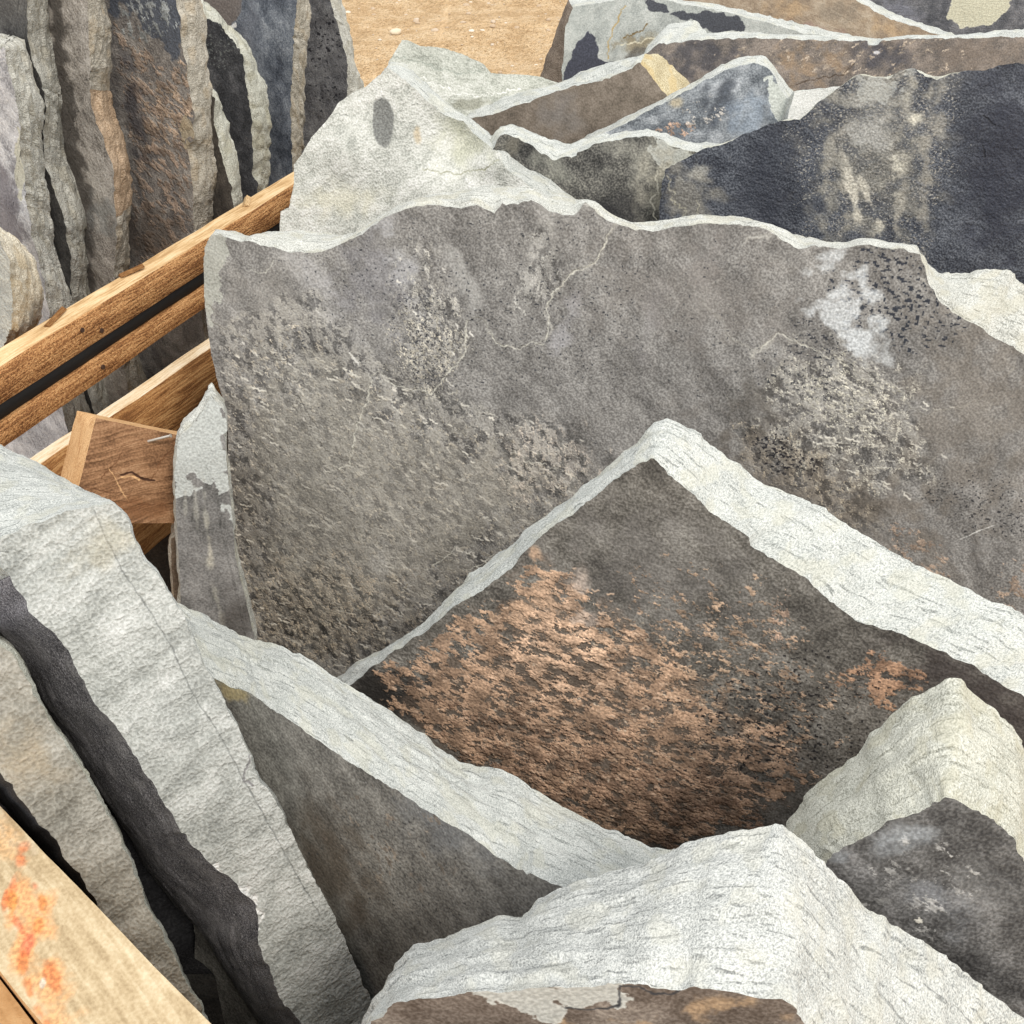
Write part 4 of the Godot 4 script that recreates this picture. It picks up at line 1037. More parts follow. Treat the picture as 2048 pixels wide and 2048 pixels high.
	piece("stone_slab", "added plain slab out of view at the left of the pile, shading the gaps", "stone slab", "stone slabs stood on edge in the crates",
		[-0.5882, 0.1400, -0.4540, 38.0000, 8.0000], 60, [[-19, 551]], [[-93, 802, 0, 0], [-39, 889, -14, -23], [45, 872, -8, -21], [93, 793, -6, -25], [82, 642, -8, -38], [56, 528, 0, 0], [56, 0, 0, 0], [-93, 0, 0, 0]],
		{"plain": 1, "base": [[84, 82, 80], [114, 112, 108], [140, 138, 134]], "edge": "white", "px": 3, "blotch": 0.3, "streak": [70, 0.3], "bump": 0.19, "und": 3, "vis": 200},  # unseen slab, added to keep light from the left out of the gaps
		[])
	piece("stone_slab", "narrow upright slab with pale pointed tip beside the brown timber block", "stone slab", "stone slabs stood on edge in the crates",
		[-0.3797, 0.1400, -1.0031, 14.0000, 10.0000], 45, [[24, 698]], [[-59, 403, 0, 0], [-40, 480, 0, 0], [-24, 602, 0, 0], [-15, 662, 0, 0], [-1, 710, 0, 0], [28, 733, 0, 0], [46, 759, 0, 0], [59, 735, 0, 0], [58, 711, 0, 0], [53, 707, 0, 0], [50, 667, 0, 0], [45, 598, 0, 0], [39, 529, 0, 0], [44, 407, 0, 0], [43, 339, 0, 0], [43, 0, 0, 0], [-59, 0, 0, 0]],
		{"base": [[96, 95, 92], [126, 124, 121], [152, 150, 146]], "edge": "pale", "px": 0.9, "blotch": 0.4, "streak": [80, 0.4], "bump": 0.15, "und": 4},
		[["spall", ["p", -20, 662, -4, 721, 46, 767, 65, 738, 48, 593, 35, 625, 25, 644, 8, 650, -14, 632], [190, 194, 189, 0.9, 1, 2]],
			["stain", ["e", -9, 625, 3, 0, -6, -35], [170, 168, 158, 0.55, 0.9, 1]],
			["stain", ["e", 3, 623, 4, 0, -5, -42], [172, 170, 160, 0.6, 0.9, 1]],
			["stain", ["e", 12, 599, 4, 0, -5, -57], [174, 172, 160, 0.6, 0.9, 1]],
			["stain", ["e", 5, 463, 5, 0, 3, -86], [176, 173, 160, 0.55, 0.9, 1]],
			["stain", ["e", 9, 548, 6, 0, -3, -44], [196, 190, 172, 0.6, 0.8, 0.8]],
			["stain", ["e", 25, 443, 26, -5, -10, -63], [74, 70, 66, 0.6, 0.8, 0.5]]])
	piece("stone_slab", "added dark brown slab standing in for the shade below the timber block", "stone slab", "stone slabs stood on edge in the crates",
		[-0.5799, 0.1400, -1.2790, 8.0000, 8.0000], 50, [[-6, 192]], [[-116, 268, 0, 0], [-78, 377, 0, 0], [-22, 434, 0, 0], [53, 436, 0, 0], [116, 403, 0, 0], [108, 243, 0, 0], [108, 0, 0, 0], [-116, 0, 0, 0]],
		{"plain": 1, "base": [[30, 26, 22], [46, 40, 34], [64, 56, 48]], "edge": "black", "px": 2, "blotch": 0.3, "streak": [70, 0.3], "bump": 0.19, "und": 3, "vis": 300},  # added slab whose dark colour stands in for deep shade
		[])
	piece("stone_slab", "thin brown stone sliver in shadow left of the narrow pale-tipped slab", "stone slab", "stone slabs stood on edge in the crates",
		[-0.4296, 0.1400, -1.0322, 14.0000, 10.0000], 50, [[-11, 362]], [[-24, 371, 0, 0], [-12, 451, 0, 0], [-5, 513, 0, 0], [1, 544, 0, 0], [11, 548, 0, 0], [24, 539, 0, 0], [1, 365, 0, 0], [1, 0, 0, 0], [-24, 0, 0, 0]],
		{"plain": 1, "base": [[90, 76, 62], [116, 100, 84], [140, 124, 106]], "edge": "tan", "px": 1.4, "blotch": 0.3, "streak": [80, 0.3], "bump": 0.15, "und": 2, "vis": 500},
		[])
	piece("stone_slab", "cream-white broken slab rising to a peak at the beam's far end", "stone slab", "stone slabs stood on edge in the crates",
		[-0.2174, 0.1400, -1.2182, -16.0000, 24.0000], 70, [[26, 625]], [[-257, 751, 0, 0], [-246, 798, 0, 0], [-245, 831, 0, 0], [-244, 857, 0, 0], [-231, 860, 0, 0], [-225, 904, 0, 0], [-227, 927, 0, 0], [-214, 944, 0, 0], [-201, 969, 0, 0], [-177, 997, 0, 0], [-164, 1021, 0, 0], [-142, 1038, 0, 0], [-117, 1051, 0, 0], [-99, 1066, 0, 0], [-87, 1077, -28, 17], [-65, 1065, -25, 29], [-47, 1054, -15, 19], [-19, 1033, -11, 18], [-2, 1022, 5, 11], [24, 1015, 9, 4], [45, 999, 16, 3], [75, 981, 10, 10], [95, 974, 32, -1], [108, 952, 60, 6], [131, 940, 76, -7], [177, 911, 61, 2], [257, 870, 47, 6], [257, 0, 0, 0], [-257, 0, 0, 0]],
		{"base": [[148, 150, 142], [188, 189, 180], [212, 212, 206]], "edge": "white", "px": 0.8, "blotch": 0.4, "streak": [-40, 0.2], "bump": 0.32, "und": 5, "grain": 0.55, "dent": [[20, 990, 62, 66, 40], [85, 957, 44, 18, -8], [-138, 957, 45, 45, -12], [-94, 1004, 16, 37, 4]], "vis": 600},
		[["stain", ["e", -90, 1004, 17, 3, 6, -37], [114, 115, 111, 0.92, 0.16, 0.2]],
			["stain", ["e", 32, 987, 62, -26, -25, -51], [176, 176, 150, 0.45, 0.9, 0.5]],
			["stain", ["e", -38, 993, 6, 1, 2, -18], [172, 146, 106, 0.45, 0.9, 0.8]],
			["stain", ["e", -148, 884, 97, 10, 3, -36], [196, 192, 168, 0.5, 0.9, 0.5]],
			["line", ["l", -225, 905, -199, 900, -175, 907, -151, 918, -119, 922, -100, 939], [150, 152, 144, 1.2, 4]],
			["line", ["l", -181, 996, -162, 1008, -142, 1004], [126, 128, 122, 1.4, 3]],
			["line", ["l", -25, 940, 22, 941, 67, 949, 95, 965], [150, 150, 130, 2, 4]]])
	piece("stone_slab", "low pale broken rock behind the cream peak, against the sand", "stone slab", "stone slabs stood on edge in the crates",
		[-0.0578, 0.8963, -1.8929, 8.0000, 38.0000], 300, [[-68, 89]], [[-170, 32, 0, 0], [-157, 136, 0, 0], [-142, 185, 0, 0], [-116, 221, 0, 0], [-106, 220, 0, 0], [-85, 208, 0, 0], [-41, 203, 0, 0], [-4, 189, 0, 0], [23, 175, 0, 0], [35, 158, 0, 0], [82, 153, 0, 0], [121, 147, 0, 0], [152, 134, 0, 0], [170, 95, 0, 0], [49, 30, 0, 0], [-51, 0, 0, 0]],
		{"base": [[138, 141, 131], [176, 178, 167], [202, 203, 195]], "edge": "cream", "px": 0.9, "blotch": 0.4, "streak": [12, 0.35], "bump": 0.31, "und": 6, "grain": 0.5},
		[["line", ["l", -139, 194, -96, 184, -54, 168, -20, 160, 16, 164], [140, 146, 136, 2, 4]],
			["line", ["l", -107, 160, -40, 131, 12, 120, 84, 130], [226, 226, 220, 2, 5]],
			["stain", ["e", -7, 107, 44, 2, 0, -12], [130, 130, 116, 0.7, 0.5, 0.5]]])
	piece("stone_slab", "brown slab with a straight white top edge and yellowish right end", "stone slab", "stone slabs stood on edge in the crates",
		[0.0293, 0.1400, -1.6499, -16.0000, 16.0000], 70, [[0, 233]], [[-226, 800, -43, 1], [-205, 834, -38, 9], [-172, 856, -43, 10], [-115, 875, -38, 16], [-52, 901, -52, 4], [2, 923, -42, 2], [48, 935, -57, 7], [88, 954, -37, 13], [113, 969, -6, 14], [130, 953, -1, 32], [164, 920, -9, 49], [197, 887, -3, 54], [226, 858, 2, 54], [226, 0, 0, 0], [-226, 0, 0, 0]],
		{"base": [[96, 88, 78], [120, 110, 98], [140, 130, 118]], "edge": "white", "edge2": [8, 13, "yellow"], "px": 1, "blotch": 0.5, "streak": [20, 0.2], "bump": 0.09, "und": 2, "vis": 300},
		[["stain", ["e", -15, 877, 52, 4, 5, -48], [116, 114, 112, 0.5, 0.9, 0.5]]])
	piece("stone_slab", "blue-grey slab with cream right corner below the long straight-topped slab", "stone slab", "stone slabs stood on edge in the crates",
		[0.2330, 0.1400, -1.4739, -8.0000, 20.0000], 50, [[0, 223]], [[-221, 843, -10, 11], [-161, 880, -17, 1], [-125, 897, -15, 4], [-63, 931, -17, 1], [-21, 955, -4, 7], [31, 985, -14, 0], [64, 1003, -10, 10], [96, 1011, -6, 16], [109, 1012, 10, 17], [130, 1002, 15, 4], [157, 963, 20, 7], [183, 934, 9, 10], [221, 887, 13, 9], [221, 0, 0, 0], [-221, 0, 0, 0]],
		{"base": [[98, 103, 107], [138, 143, 146], [172, 176, 178]], "edge": "white", "px": 0.9, "blotch": 0.6, "streak": [-25, 0.4], "bump": 0.19, "und": 5, "vis": 300},
		[["stain", ["e", 55, 952, 38, -11, -14, -50], [62, 66, 72, 0.75, 0.9, 0.7]],
			["stain", ["e", -28, 899, 51, 21, 14, -28], [84, 90, 96, 0.6, 0.9, 0.7]],
			["stain", ["e", 104, 935, 55, 2, 5, -45], [150, 162, 174, 0.6, 0.8, 0.7]],
			["spall", ["p", 121, 995, 133, 996, 158, 961, 187, 931, 153, 922, 131, 944], [198, 202, 192, 0.9, 0.4, 2]],
			["chips", ["e", -12, 906, 36, 2, 2, -20], [180, 150, 128, 0.4, 30, 2.6, 0.6]],
			["chips", ["e", 25, 939, 40, 2, 3, -30], [186, 180, 170, 0.22, 30, 2.6, 0.6]],
			["stain", ["e", -20, 949, 16, 1, 1, -12], [196, 178, 140, 0.6, 0.8, 0.7]]])
	piece("stone_slab", "black-speckled slab with white wavy edge between the cream peak and the blue-black slab", "stone slab", "stone slabs stood on edge in the crates",
		[0.1228, 0.1400, -1.3675, -6.0000, 13.0000], 60, [[0, 207]], [[-199, 826, -24, 4], [-174, 913, -17, 3], [-167, 926, -9, 2], [-162, 932, -8, 7], [-150, 936, -1, 8], [-132, 929, 0, 6], [-104, 912, 11, 11], [-83, 902, 22, 17], [-51, 909, 32, 25], [-47, 914, 44, 19], [-19, 928, 40, 10], [57, 941, -7, 2], [80, 930, -3, 8], [115, 920, -5, 7], [144, 917, 13, 10], [199, 905, 12, 7], [199, 0, 0, 0], [-199, 0, 0, 0]],
		{"base": [[52, 52, 50], [84, 83, 79], [130, 128, 119]], "edge": "white", "px": 0.8, "blotch": 0.4, "streak": [60, 0.25], "bump": 0.19, "und": 4, "grain": 0.7, "vis": 320},
		[["stain", ["e", 49, 907, 72, 3, 4, -48], [156, 154, 142, 0.7, 0.9, 0.8]],
			["spall", ["p", 60, 941, 86, 932, 126, 920, 92, 898, 71, 900, 55, 921], [184, 186, 178, 0.8, 0.5, 2]],
			["stain", ["e", -89, 895, 39, -20, -10, -19], [150, 150, 138, 0.6, 0.8, 0.6]],
			["stain", ["e", 10, 834, 66, 3, 3, -43], [40, 40, 42, 0.7, 0.9, 0.5]],
			["stain", ["e", 80, 873, 49, -15, -21, -74], [158, 154, 140, 0.75, 0.9, 0.9]],
			["line", ["l", 64, 893, 71, 862, 60, 851, 71, 822], [196, 192, 176, 2.2, 3]],
			["line", ["l", 83, 887, 104, 852, 118, 824], [196, 192, 176, 3, 4]],
			["stain", ["e", -148, 920, 16, -14, -20, -20], [120, 116, 104, 0.7, 0.8, 0.6]]])
	piece("stone_slab", "large blue-black slab with a cream speckled band down its middle", "stone slab", "stone slabs stood on edge in the crates",
		[0.4723, 0.1400, -1.3403, -2.0000, 11.0000], 50, [[0, 293]], [[-277, 744, 31, -22], [-269, 810, 31, -20], [-266, 839, 31, -19], [-266, 874, 30, -18], [-261, 903, 9, -17], [-242, 914, 9, -16], [-208, 932, 10, -16], [-189, 937, 11, -16], [-143, 957, 12, -15], [-108, 971, 14, -14], [-81, 971, 15, -14], [-63, 990, 15, -14], [-33, 1014, 16, -13], [-9, 1030, 17, -12], [31, 1024, 18, -12], [46, 1035, 19, -12], [65, 1038, 19, -12], [80, 1029, 20, -12], [97, 1025, 20, -12], [128, 1036, 21, -12], [161, 1036, 23, -12], [176, 1044, 23, -12], [197, 1047, 24, -12], [208, 1046, 24, -12], [277, 1042, 26, -12], [277, 0, 0, 0], [-277, 0, 0, 0]],
		{"base": [[44, 47, 54], [66, 70, 77], [100, 104, 110]], "edge": "cream", "px": 0.8, "blotch": 0.2, "streak": [25, 0.35], "bump": 0.22, "und": 5, "grain": 0.8, "rough": 0.5, "vis": 500},
		[["stain", ["e", 205, 908, 83, 1, 39, -189], [42, 45, 55, 0.75, 0.9, 0.5]],
			["stain", ["e", -124, 862, 62, -21, -32, -125], [50, 53, 61, 0.6, 0.9, 0.6]],
			["stain", ["e", 29, 932, 118, -7, 16, -194], [118, 116, 108, 0.85, 0.9, 0.7]],
			["stain", ["e", 31, 998, 74, 1, 9, -58], [140, 139, 132, 0.6, 0.9, 0.8]],
			["specks", ["e", 30, 919, 133, -7, 16, -195], [150, 147, 138, 0.2, 1.1]],
			["specks", ["e", -32, 911, 42, 1, 19, -136], [148, 145, 137, 0.16, 1.1]],
			["specks", ["e", 110, 913, 28, -2, 16, -148], [148, 145, 137, 0.16, 1.1]],
			["stain", ["e", -35, 911, 11, -1, 7, -102], [146, 143, 133, 0.6, 0.9, 1]],
			["stain", ["e", -9, 891, 8, 1, 16, -82], [158, 154, 142, 0.6, 0.9, 1]],
			["stain", ["e", 73, 851, 10, -1, 5, -77], [162, 158, 146, 0.6, 0.9, 1]],
			["stain", ["e", 101, 906, 13, 0, 14, -115], [150, 146, 135, 0.6, 0.9, 1]],
			["stain", ["e", 112, 960, 8, 0, 9, -72], [146, 143, 134, 0.5, 0.9, 1]],
			["stain", ["e", 15, 962, 42, 0, 10, -62], [164, 164, 159, 0.7, 0.9, 0.9]],
			["stain", ["p", 67, 1030, 78, 1024, 80, 973, 64, 919, 66, 865, 61, 801, 48, 808, 55, 871, 50, 919, 66, 972], [190, 187, 172, 0.85, 0.6, 1]],
			["stain", ["e", 6, 871, 8, 2, 20, -54], [190, 186, 172, 0.85, 0.7, 0.9]],
			["stain", ["e", 31, 864, 6, 3, 24, -38], [188, 184, 170, 0.8, 0.7, 0.9]],
			["spall", ["p", -20, 1020, -8, 1031, 31, 1025, 46, 1035, 62, 1038, 49, 1014, 31, 998, -3, 998], [164, 166, 160, 0.6, 0.6, 2]],
			["stain", ["e", -228, 868, 60, -15, -13, -68], [136, 132, 121, 0.7, 0.9, 0.9]],
			["stain", ["e", -213, 902, 38, 15, 6, -14], [168, 166, 156, 0.6, 0.9, 0.9]],
			["line", ["l", -260, 895, -245, 864, -227, 832], [170, 166, 146, 2, 9]],
			["line", ["l", -216, 861, -208, 843, -202, 829], [170, 166, 146, 1.5, 8]],
			["line", ["l", 166, 980, 186, 967], [26, 28, 34, 2.5, 2]],
			["line", ["l", 173, 941, 181, 924], [26, 28, 34, 2.5, 2]]])
	piece("stone_slab", "small pale slab corner wedged behind the blue-black slab", "stone slab", "stone slabs stood on edge in the crates",
		[0.4839, 0.1400, -1.2275, 0.0000, 30.0000], 60, [[0, 64]], [[-62, 975, 0, 0], [-42, 1063, 0, 0], [-2, 1067, 0, 0], [28, 1071, 0, 0], [62, 1043, 0, 0], [62, 0, 0, 0], [-62, 0, 0, 0]],
		{"plain": 1, "base": [[186, 188, 182], [206, 207, 200], [222, 222, 216]], "edge": "white", "px": 1.2, "blotch": 0.3, "streak": [0, 0.3], "bump": 0.19, "und": 2, "vis": 300},
		[])
	piece("stone_slab", "long brown and charcoal slab with a straight bright white top edge", "stone slab", "stone slabs stood on edge in the crates",
		[0.6628, 0.1400, -2.0247, 2.0000, 12.0000], 60, [[-64, 289]], [[-426, 794, 3, 13], [-414, 840, 16, 23], [-402, 877, 27, 22], [-378, 894, 27, 32], [-351, 896, 51, 39], [-304, 901, 30, 10], [-251, 903, 34, 10], [-196, 903, 48, 2], [-68, 898, 65, 4], [24, 896, 25, 0], [27, 888, 27, 5], [47, 889, 20, 4], [52, 896, 24, 0], [106, 899, 37, 1], [169, 900, 48, 1], [327, 900, 25, 12], [426, 903, 28, 11], [426, 0, 0, 0], [-426, 0, 0, 0]],
		{"base": [[88, 85, 82], [118, 111, 104], [144, 135, 126]], "edge": "white", "px": 1.1, "blotch": 0.5, "streak": [-15, 0.3], "bump": 0.17, "und": 5, "vis": 300},
		[["stain", ["p", -144, 895, -9, 894, 5, 862, -11, 836, -58, 818, -117, 814, -151, 864], [152, 130, 104, 0.6, 0.8, 1]],
			["stain", ["e", -286, 865, 115, -20, -5, -44], [66, 67, 73, 0.65, 0.9, 0.8]],
			["stain", ["e", 53, 866, 79, -13, -2, -44], [66, 68, 76, 0.65, 0.9, 0.8]],
			["stain", ["e", 238, 869, 127, -1, 8, -45], [118, 108, 98, 0.6, 0.9, 0.6]],
			["chips", ["e", -6, 871, 292, -3, 7, -53], [168, 156, 140, 0.1, -20, 3, 0.5]],
			["line", ["l", -107, 820, -60, 832, -21, 836, 4, 855], [62, 50, 38, 2, 3]],
			["stain", ["e", 44, 876, 8, 0, 1, -4], [210, 212, 214, 0.8, 0.6, 0.5]]])
	piece("stone_slab", "pale scraped slab with dark triangular patches and a brown left side", "stone slab", "stone slabs stood on edge in the crates",
		[0.5146, 0.1400, -2.2570, 14.0000, 14.0000], 60, [[0, 410]], [[-401, 689, -33, 8], [-377, 782, -31, 11], [-371, 829, -14, 14], [-364, 886, 2, 4], [-347, 922, 8, 15], [-332, 924, 18, 10], [-305, 925, 19, 9], [-257, 931, 20, 8], [-192, 933, 22, 10], [-132, 920, 23, 12], [-105, 913, 24, 8], [-60, 905, 25, 7], [-15, 894, 26, 10], [65, 873, 4, 18], [158, 845, 18, 18], [266, 826, 20, 10], [401, 799, 36, 7], [401, 0, 0, 0], [-401, 0, 0, 0]],
		{"base": [[142, 146, 142], [166, 170, 164], [188, 190, 184]], "edge": "white", "edge2": [0, 4, "brown"], "px": 1, "blotch": 0.4, "streak": [-60, 0.3], "bump": 0.19, "und": 4, "vis": 320},
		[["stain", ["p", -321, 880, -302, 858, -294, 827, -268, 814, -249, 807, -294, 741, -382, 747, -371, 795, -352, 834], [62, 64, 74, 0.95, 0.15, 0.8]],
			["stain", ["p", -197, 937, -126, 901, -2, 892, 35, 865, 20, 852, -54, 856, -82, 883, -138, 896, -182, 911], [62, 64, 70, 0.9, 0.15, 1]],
			["stain", ["e", -215, 843, 65, 8, 5, -23], [120, 104, 74, 0.6, 0.8, 0.8]],
			["stain", ["e", -193, 822, 77, 1, 2, -19], [92, 90, 86, 0.7, 0.7, 0.8]],
			["line", ["l", -275, 820, -272, 856, -252, 893, -236, 920], [170, 146, 100, 3, 4]],
			["line", ["l", -242, 858, -209, 866, -186, 880], [112, 92, 58, 3, 4]],
			["line", ["l", -248, 845, -204, 848, -171, 856], [206, 200, 176, 3, 4]]])
	piece("stone_slab", "orange-brown slab with white slanting right edge at the top", "stone slab", "stone slabs stood on edge in the crates",
		[0.6325, 0.1400, -2.4590, -14.0000, 14.0000], 50, [[0, 378]], [[-377, 676, 0, 0], [-344, 810, 0, 0], [-313, 854, 0, 0], [-286, 907, 0, 0], [-155, 944, 0, 0], [4, 912, 22, 8], [90, 876, 26, 5], [169, 842, 24, 6], [248, 824, 25, 6], [310, 807, 18, 9], [377, 770, 20, 13], [377, 0, 0, 0], [-377, 0, 0, 0]],
		{"base": [[134, 119, 102], [158, 141, 120], [176, 162, 142]], "edge": "white", "px": 1.3, "blotch": 0.6, "streak": [15, 0.3], "bump": 0.17, "und": 4, "vis": 320},
		[["stain", ["e", 58, 854, 66, -7, 0, -30], [128, 118, 104, 0.6, 0.8, 0.7]],
			["stain", ["e", -62, 847, 66, 4, 5, -31], [182, 152, 114, 0.5, 0.9, 0.7]],
			["stain", ["e", 22, 810, 89, -16, -2, -16], [148, 124, 116, 0.6, 0.8, 0.7]],
			["stain", ["e", 174, 819, 75, -20, -4, -20], [180, 152, 116, 0.5, 0.9, 0.7]]])
	piece("stone_slab", "dark slate-grey slab with a big cream patch in the top right corner", "stone slab", "stone slabs stood on edge in the crates",
		[1.1152, 0.1400, -2.6639, -4.0000, 12.0000], 60, [[0, 461]], [[-450, 588, 0, 0], [-438, 882, 0, 0], [-269, 937, 0, 0], [-42, 961, 0, 0], [302, 955, 0, 0], [450, 607, 0, 0], [450, 0, 0, 0], [-450, 0, 0, 0]],
		{"plain": 1, "base": [[70, 72, 76], [96, 97, 100], [126, 126, 128]], "edge": "white", "px": 1.3, "blotch": 0.5, "streak": [20, 0.3], "bump": 0.15, "und": 4, "vis": 320},
		[["spall", ["p", -62, 855, 72, 857, 72, 825, 60, 800, 42, 775, 3, 763, -39, 762, -75, 784], [196, 194, 170, 0.9, 0.3, 2]],
			["stain", ["e", -188, 799, 71, -21, -7, -31], [128, 130, 140, 0.5, 0.8, 0.6]]])
	piece("stone_slab", "charcoal slab at the far right end of the left-hand row, beside the sand", "stone slab", "stone slabs stood on edge in the crates",
		[-0.4577, 0.1400, -2.2903, -26.0000, 3.0000], 60, [[6, 626]], [[-120, 381, 0, 0], [-38, 1026, 0, 0], [79, 1044, -18, -8], [89, 949, -14, -10], [99, 905, -10, -20], [108, 884, -9, -49], [119, 834, -18, -41], [120, 796, 1, -29], [118, 755, 10, -35], [106, 665, 22, -23], [106, 0, 0, 0], [-120, 0, 0, 0]],
		{"base": [[72, 72, 74], [104, 104, 105], [136, 136, 135]], "edge": "grey", "px": 1.1, "blotch": 0.5, "streak": [80, 0.3], "bump": 0.22, "und": 4, "jag": 1.6, "vis": 800},
		[["specks", ["e", 70, 818, 48, 6, -10, -106], [34, 34, 38, 0.18, 3]],
			["stain", ["e", 81, 801, 48, 6, -5, -58], [124, 124, 124, 0.4, 0.9, 0.7]]])
	piece("stone_slab", "tall blue-grey slab with tan edge, second from the sand in the left row", "stone slab", "stone slabs stood on edge in the crates",
		[-0.5431, 0.1400, -2.1227, -26.0000, 3.0000], 70, [[-8, 735]], [[-169, 446, 0, 0], [-58, 1063, 0, 0], [169, 1081, -22, -9], [154, 976, -24, -13], [145, 934, -17, -2], [137, 898, -26, -48], [118, 796, -23, -68], [113, 731, -27, -51], [109, 665, -34, -30], [103, 584, -31, -28], [103, 0, 0, 0], [-169, 0, 0, 0]],
		{"base": [[70, 75, 83], [104, 110, 118], [142, 147, 152]], "edge": "tan", "px": 1, "blotch": 0.5, "streak": [80, 0.4], "bump": 0.12, "und": 4, "jag": 1.6, "vis": 850},
		[["stain", ["p", -60, 989, 41, 998, 15, 928, -10, 908, -75, 901], [112, 104, 98, 0.9, 0.2, 0.6]],
			["spall", ["p", -15, 913, 15, 930, 12, 914, -6, 909], [222, 222, 216, 0.95, 0.1, 0.3]],
			["stain", ["e", 45, 931, 33, -1, -29, -79], [124, 126, 132, 0.4, 0.9, 0.7]]])
	piece("stone_slab", "black-faced slab with pale curved top and olive edge in the left row", "stone slab", "stone slabs stood on edge in the crates",
		[-0.6039, 0.1400, -2.0112, -26.0000, 3.0000], 65, [[-20, 482]], [[-132, 482, 0, 0], [-35, 934, 0, 0], [43, 965, -54, 17], [56, 962, -59, 15], [80, 958, -66, 11], [93, 949, -53, -12], [108, 935, -40, -5], [117, 924, -28, -8], [127, 912, -24, -37], [127, 857, -5, -15], [132, 808, -11, -37], [117, 694, -9, -10], [126, 683, -34, -37], [118, 632, -44, -28], [118, 0, 0, 0], [-132, 0, 0, 0]],
		{"base": [[50, 51, 53], [72, 73, 75], [104, 104, 105]], "edge": "cream", "px": 1, "blotch": 0.5, "streak": [70, 0.3], "bump": 0.15, "und": 4, "jag": 1.6, "vis": 850},
		[["specks", ["e", 79, 922, 44, 5, -7, -42], [120, 124, 120, 0.15, 2]]])
	piece("stone_slab", "short brown slab with pale narrow edge standing just above the far beam", "stone slab", "stone slabs stood on edge in the crates",
		[-0.5761, 0.1400, -1.8883, -24.0000, 2.0000], 50, [[-28, 560]], [[-79, 554, 0, 0], [-6, 858, 0, 0], [64, 875, -36, -8], [66, 871, -26, -18], [59, 819, -9, -5], [67, 757, -9, 7], [79, 719, -18, 6], [78, 682, -23, -12], [65, 600, -27, -24], [65, 0, 0, 0], [-79, 0, 0, 0]],
		{"plain": 1, "base": [[58, 54, 50], [80, 75, 69], [104, 98, 90]], "edge": "cream", "px": 1.2, "blotch": 0.5, "streak": [70, 0.3], "bump": 0.15, "und": 3, "jag": 1.6, "vis": 850},
		[])
	piece("stone_slab", "wide slab with rough rusty brown face in the middle of the left row", "stone slab", "stone slabs stood on edge in the crates",
		[-0.6828, 0.1400, -1.8403, -28.0000, 3.0000], 85, [[26, 843]], [[-172, 468, 0, 0], [14, 1127, 0, 0], [172, 1140, -28, -11], [159, 1043, -26, -16], [162, 1004, -23, -3], [160, 936, -31, -7], [163, 892, -31, 0], [156, 830, -38, -6], [139, 813, -23, -29], [141, 774, -21, -25], [128, 676, -36, -18], [124, 651, -41, -18], [114, 593, -43, -20], [114, 0, 0, 0], [-172, 0, 0, 0]],
		{"base": [[98, 95, 93], [130, 125, 119], [158, 153, 146]], "edge": "tan", "px": 0.8, "blotch": 0.5, "streak": [75, 0.4], "bump": 0.24, "und": 4, "jag": 1.6},
		[["stain", ["p", 32, 1135, 188, 1147, 165, 1000, 162, 948, 120, 958, 85, 991, 38, 1015, 2, 996], [78, 84, 94, 0.85, 0.4, 1]],
			["chips", ["e", 90, 1014, 57, -9, -31, -45], [158, 162, 160, 0.45, 70, 3, 0.5]],
			["chips", ["p", 18, 1020, 37, 1007, 79, 960, 117, 942, 168, 941, 155, 813, 115, 593, -35, 560, 5, 830, 6, 927], [152, 134, 118, 0.44, 30, 3.6, 1.1]],
			["chips", ["e", 102, 870, 59, -8, -54, -83], [168, 148, 128, 0.4, 30, 3.8, 1]],
			["stain", ["e", 32, 859, 26, 6, -4, -106], [66, 64, 68, 0.7, 0.8, 0.7]],
			["stain", ["e", 19, 639, 99, 20, -17, -78], [84, 74, 66, 0.5, 0.8, 0.6]],
			["spall", ["p", 124, 861, 160, 862, 156, 829, 141, 815, 121, 832], [166, 152, 124, 0.7, 0.9, 1]]])
	piece("stone_slab", "grey-brown slab with orange-tan stepped edge in the left row", "stone slab", "stone slabs stood on edge in the crates",
		[-0.7957, 0.1400, -1.7735, -30.0000, 2.0000], 90, [[-31, 695]], [[-204, 452, 0, 0], [62, 1145, 0, 0], [204, 1158, -61, -16], [181, 1065, -61, -22], [175, 1023, -52, -14], [165, 972, -47, 20], [162, 961, -58, -28], [151, 935, -62, -32], [150, 919, -59, -26], [151, 884, -57, -23], [162, 837, -57, -14], [167, 812, -61, -25], [153, 731, -61, -7], [132, 664, -55, 17], [114, 603, -67, -29], [94, 531, -76, -58], [94, 0, 0, 0], [-204, 0, 0, 0]],
		{"base": [[118, 113, 107], [166, 160, 152], [198, 193, 185]], "edge": "tan", "edge2": [7, 12, "orange"], "px": 0.9, "blotch": 0.5, "streak": [70, 0.3], "bump": 0.19, "und": 6, "jag": 1.6},
		[["stain", ["p", 104, 1083, 142, 1087, 114, 913, 106, 734, 55, 559, -41, 535], [70, 66, 62, 0.75, 0.5, 0.6]],
			["stain", ["e", 121, 729, 49, 10, -15, -55], [150, 152, 150, 0.6, 0.8, 0.7]]])
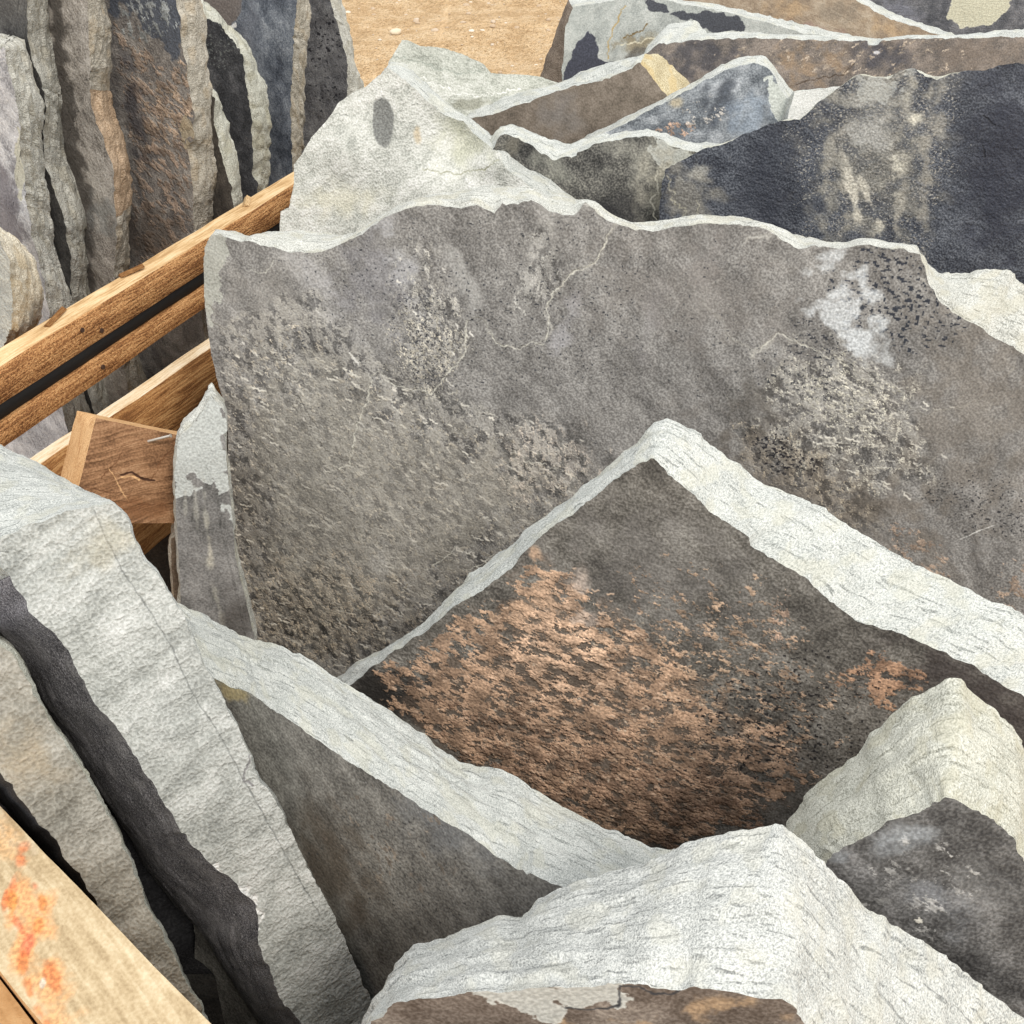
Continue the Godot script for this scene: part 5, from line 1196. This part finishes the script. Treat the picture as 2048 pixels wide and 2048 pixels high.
	piece("stone_slab", "slab with long olive-grey curved edge between two dark gaps, left row", "stone slab", "stone slabs stood on edge in the crates",
		[-0.8594, 0.1400, -1.7474, -32.0000, 1.0000], 95, [[-145, 397]], [[-223, 418, 0, 0], [109, 1157, 0, 0], [223, 1168, -82, -20], [198, 1077, -83, -27], [179, 1027, -68, -29], [176, 988, -72, -26], [183, 964, -85, -36], [181, 935, -101, -81], [154, 865, -79, -62], [148, 836, -65, -54], [154, 794, -64, -37], [159, 750, -63, -26], [151, 687, -77, -54], [130, 603, -76, -59], [106, 515, -79, -66], [106, 0, 0, 0], [-223, 0, 0, 0]],
		{"plain": 1, "base": [[60, 59, 58], [84, 83, 81], [108, 107, 103]], "edge": "grey", "px": 1.2, "blotch": 0.4, "streak": [70, 0.3], "bump": 0.15, "und": 4, "jag": 1.6},
		[])
	piece("stone_slab", "slate-grey slab corner with cream edge at the very top left", "stone slab", "stone slabs stood on edge in the crates",
		[-0.8830, 0.1400, -1.8065, -30.0000, 2.0000], 50, [[-46, 711]], [[-152, 686, 0, 0], [39, 1137, 0, 0], [152, 1147, -20, -8], [129, 1051, -28, -11], [124, 1025, -35, -16], [131, 1013, -47, -19], [145, 1006, -66, -26], [135, 966, -50, -25], [84, 818, -43, -21], [84, 0, 0, 0], [-152, 0, 0, 0]],
		{"plain": 1, "base": [[112, 112, 113], [144, 144, 144], [168, 168, 167]], "edge": "cream", "px": 1.4, "blotch": 0.4, "streak": [70, 0.3], "bump": 0.12, "und": 3, "jag": 1.6},
		[])
	piece("stone_slab", "grey slab with olive broken edge standing behind the small cream stone", "stone slab", "stone slabs stood on edge in the crates",
		[-0.8561, 0.1400, -1.5945, -30.0000, 3.0000], 85, [[-74, 479]], [[-165, 475, 0, 0], [55, 1024, -118, -20], [153, 1040, -97, -16], [164, 1040, -64, -11], [164, 1009, -65, -26], [165, 971, -54, -30], [150, 919, -65, -43], [135, 853, -59, -35], [130, 808, -65, -66], [125, 721, -67, -53], [128, 693, -57, -63], [122, 645, -44, -49], [99, 513, -50, -54], [99, 0, 0, 0], [-165, 0, 0, 0]],
		{"base": [[132, 132, 134], [174, 174, 175], [204, 204, 203]], "edge": "grey", "px": 1, "blotch": 0.5, "streak": [70, 0.4], "bump": 0.15, "und": 4, "jag": 1.6},
		[["stain", ["p", 54, 884, 126, 875, 117, 783, 109, 692, -60, 580], [92, 88, 92, 0.7, 0.6, 0.6]],
			["spall", ["e", 135, 877, 11, 2, -18, -54], [176, 174, 156, 0.8, 0.5, 2]]])
	piece("stone_block", "small cream angular stone lying on the upper beam at the left edge", "stone", "stone slabs stood on edge in the crates",
		[-0.7480, 0.7724, -1.3697, -26.0000, 6.0000], 120, [[4, 118]], [[-80, 0, 0, 0], [-66, 108, 0, 0], [3, 236, -141, -50], [64, 229, -135, -54], [78, 220, -117, -57], [80, 196, -96, -54], [76, 167, -82, -59], [70, 137, -77, -57], [64, 111, -84, -58], [57, 94, -88, -58], [37, 63, -127, -68], [11, 40, -138, -67]],
		{"base": [[140, 142, 138], [164, 165, 158], [188, 188, 178]], "edge": "ochre", "px": 0.8, "blotch": 0.4, "streak": [60, 0.3], "bump": 0.25, "und": 6, "jag": 1.5},
		[])
	piece("timber_block", "brown sawn timber block with a bent nail, at the corner of the crate", "timber block", "",
		[-0.4604, 0.6985, -1.1096, 40.0000, 25.0000], 90, [[10, 76]], [[-96, 56, -1, 2], [-18, 166, 3, 7], [40, 129, 11, 1], [96, 92, 19, -2], [32, 0, 0, 0]],
		{"base": [[106, 76, 52], [138, 102, 72], [160, 124, 92]], "wood": 1, "edge": "woodlight", "px": 0.5, "streak": [8, 0.5], "bump": 0.12, "und": 0.4, "jag": 0.15},
		[["line", ["l", -68, 93, -15, 60, 46, 38], [92, 62, 40, 1, 1.5]],
			["line", ["l", -74, 71, -35, 61, 4, 38, 41, 26], [92, 62, 40, 1, 1.5]],
			["line", ["l", -4, 114, -42, 92], [96, 62, 38, 1, 2]],
			["line", ["l", 65, 104, 46, 91, 16, 68], [104, 68, 42, 1, 3]],
			["line", ["l", -27, 103, -24, 79, -20, 52], [196, 156, 112, 1.2, 1]],
			["line", ["l", -17, 89, -3, 86, 6, 75, 21, 65], [66, 42, 28, 2.4, 1]],
			["line", ["l", -17, 86, -5, 82, 3, 74], [206, 164, 118, 2.4, 1]],
			["stain", ["e", -20, 48, 61, -33, -9, -17], [104, 66, 38, 0.5, 0.9, 0.6]]])
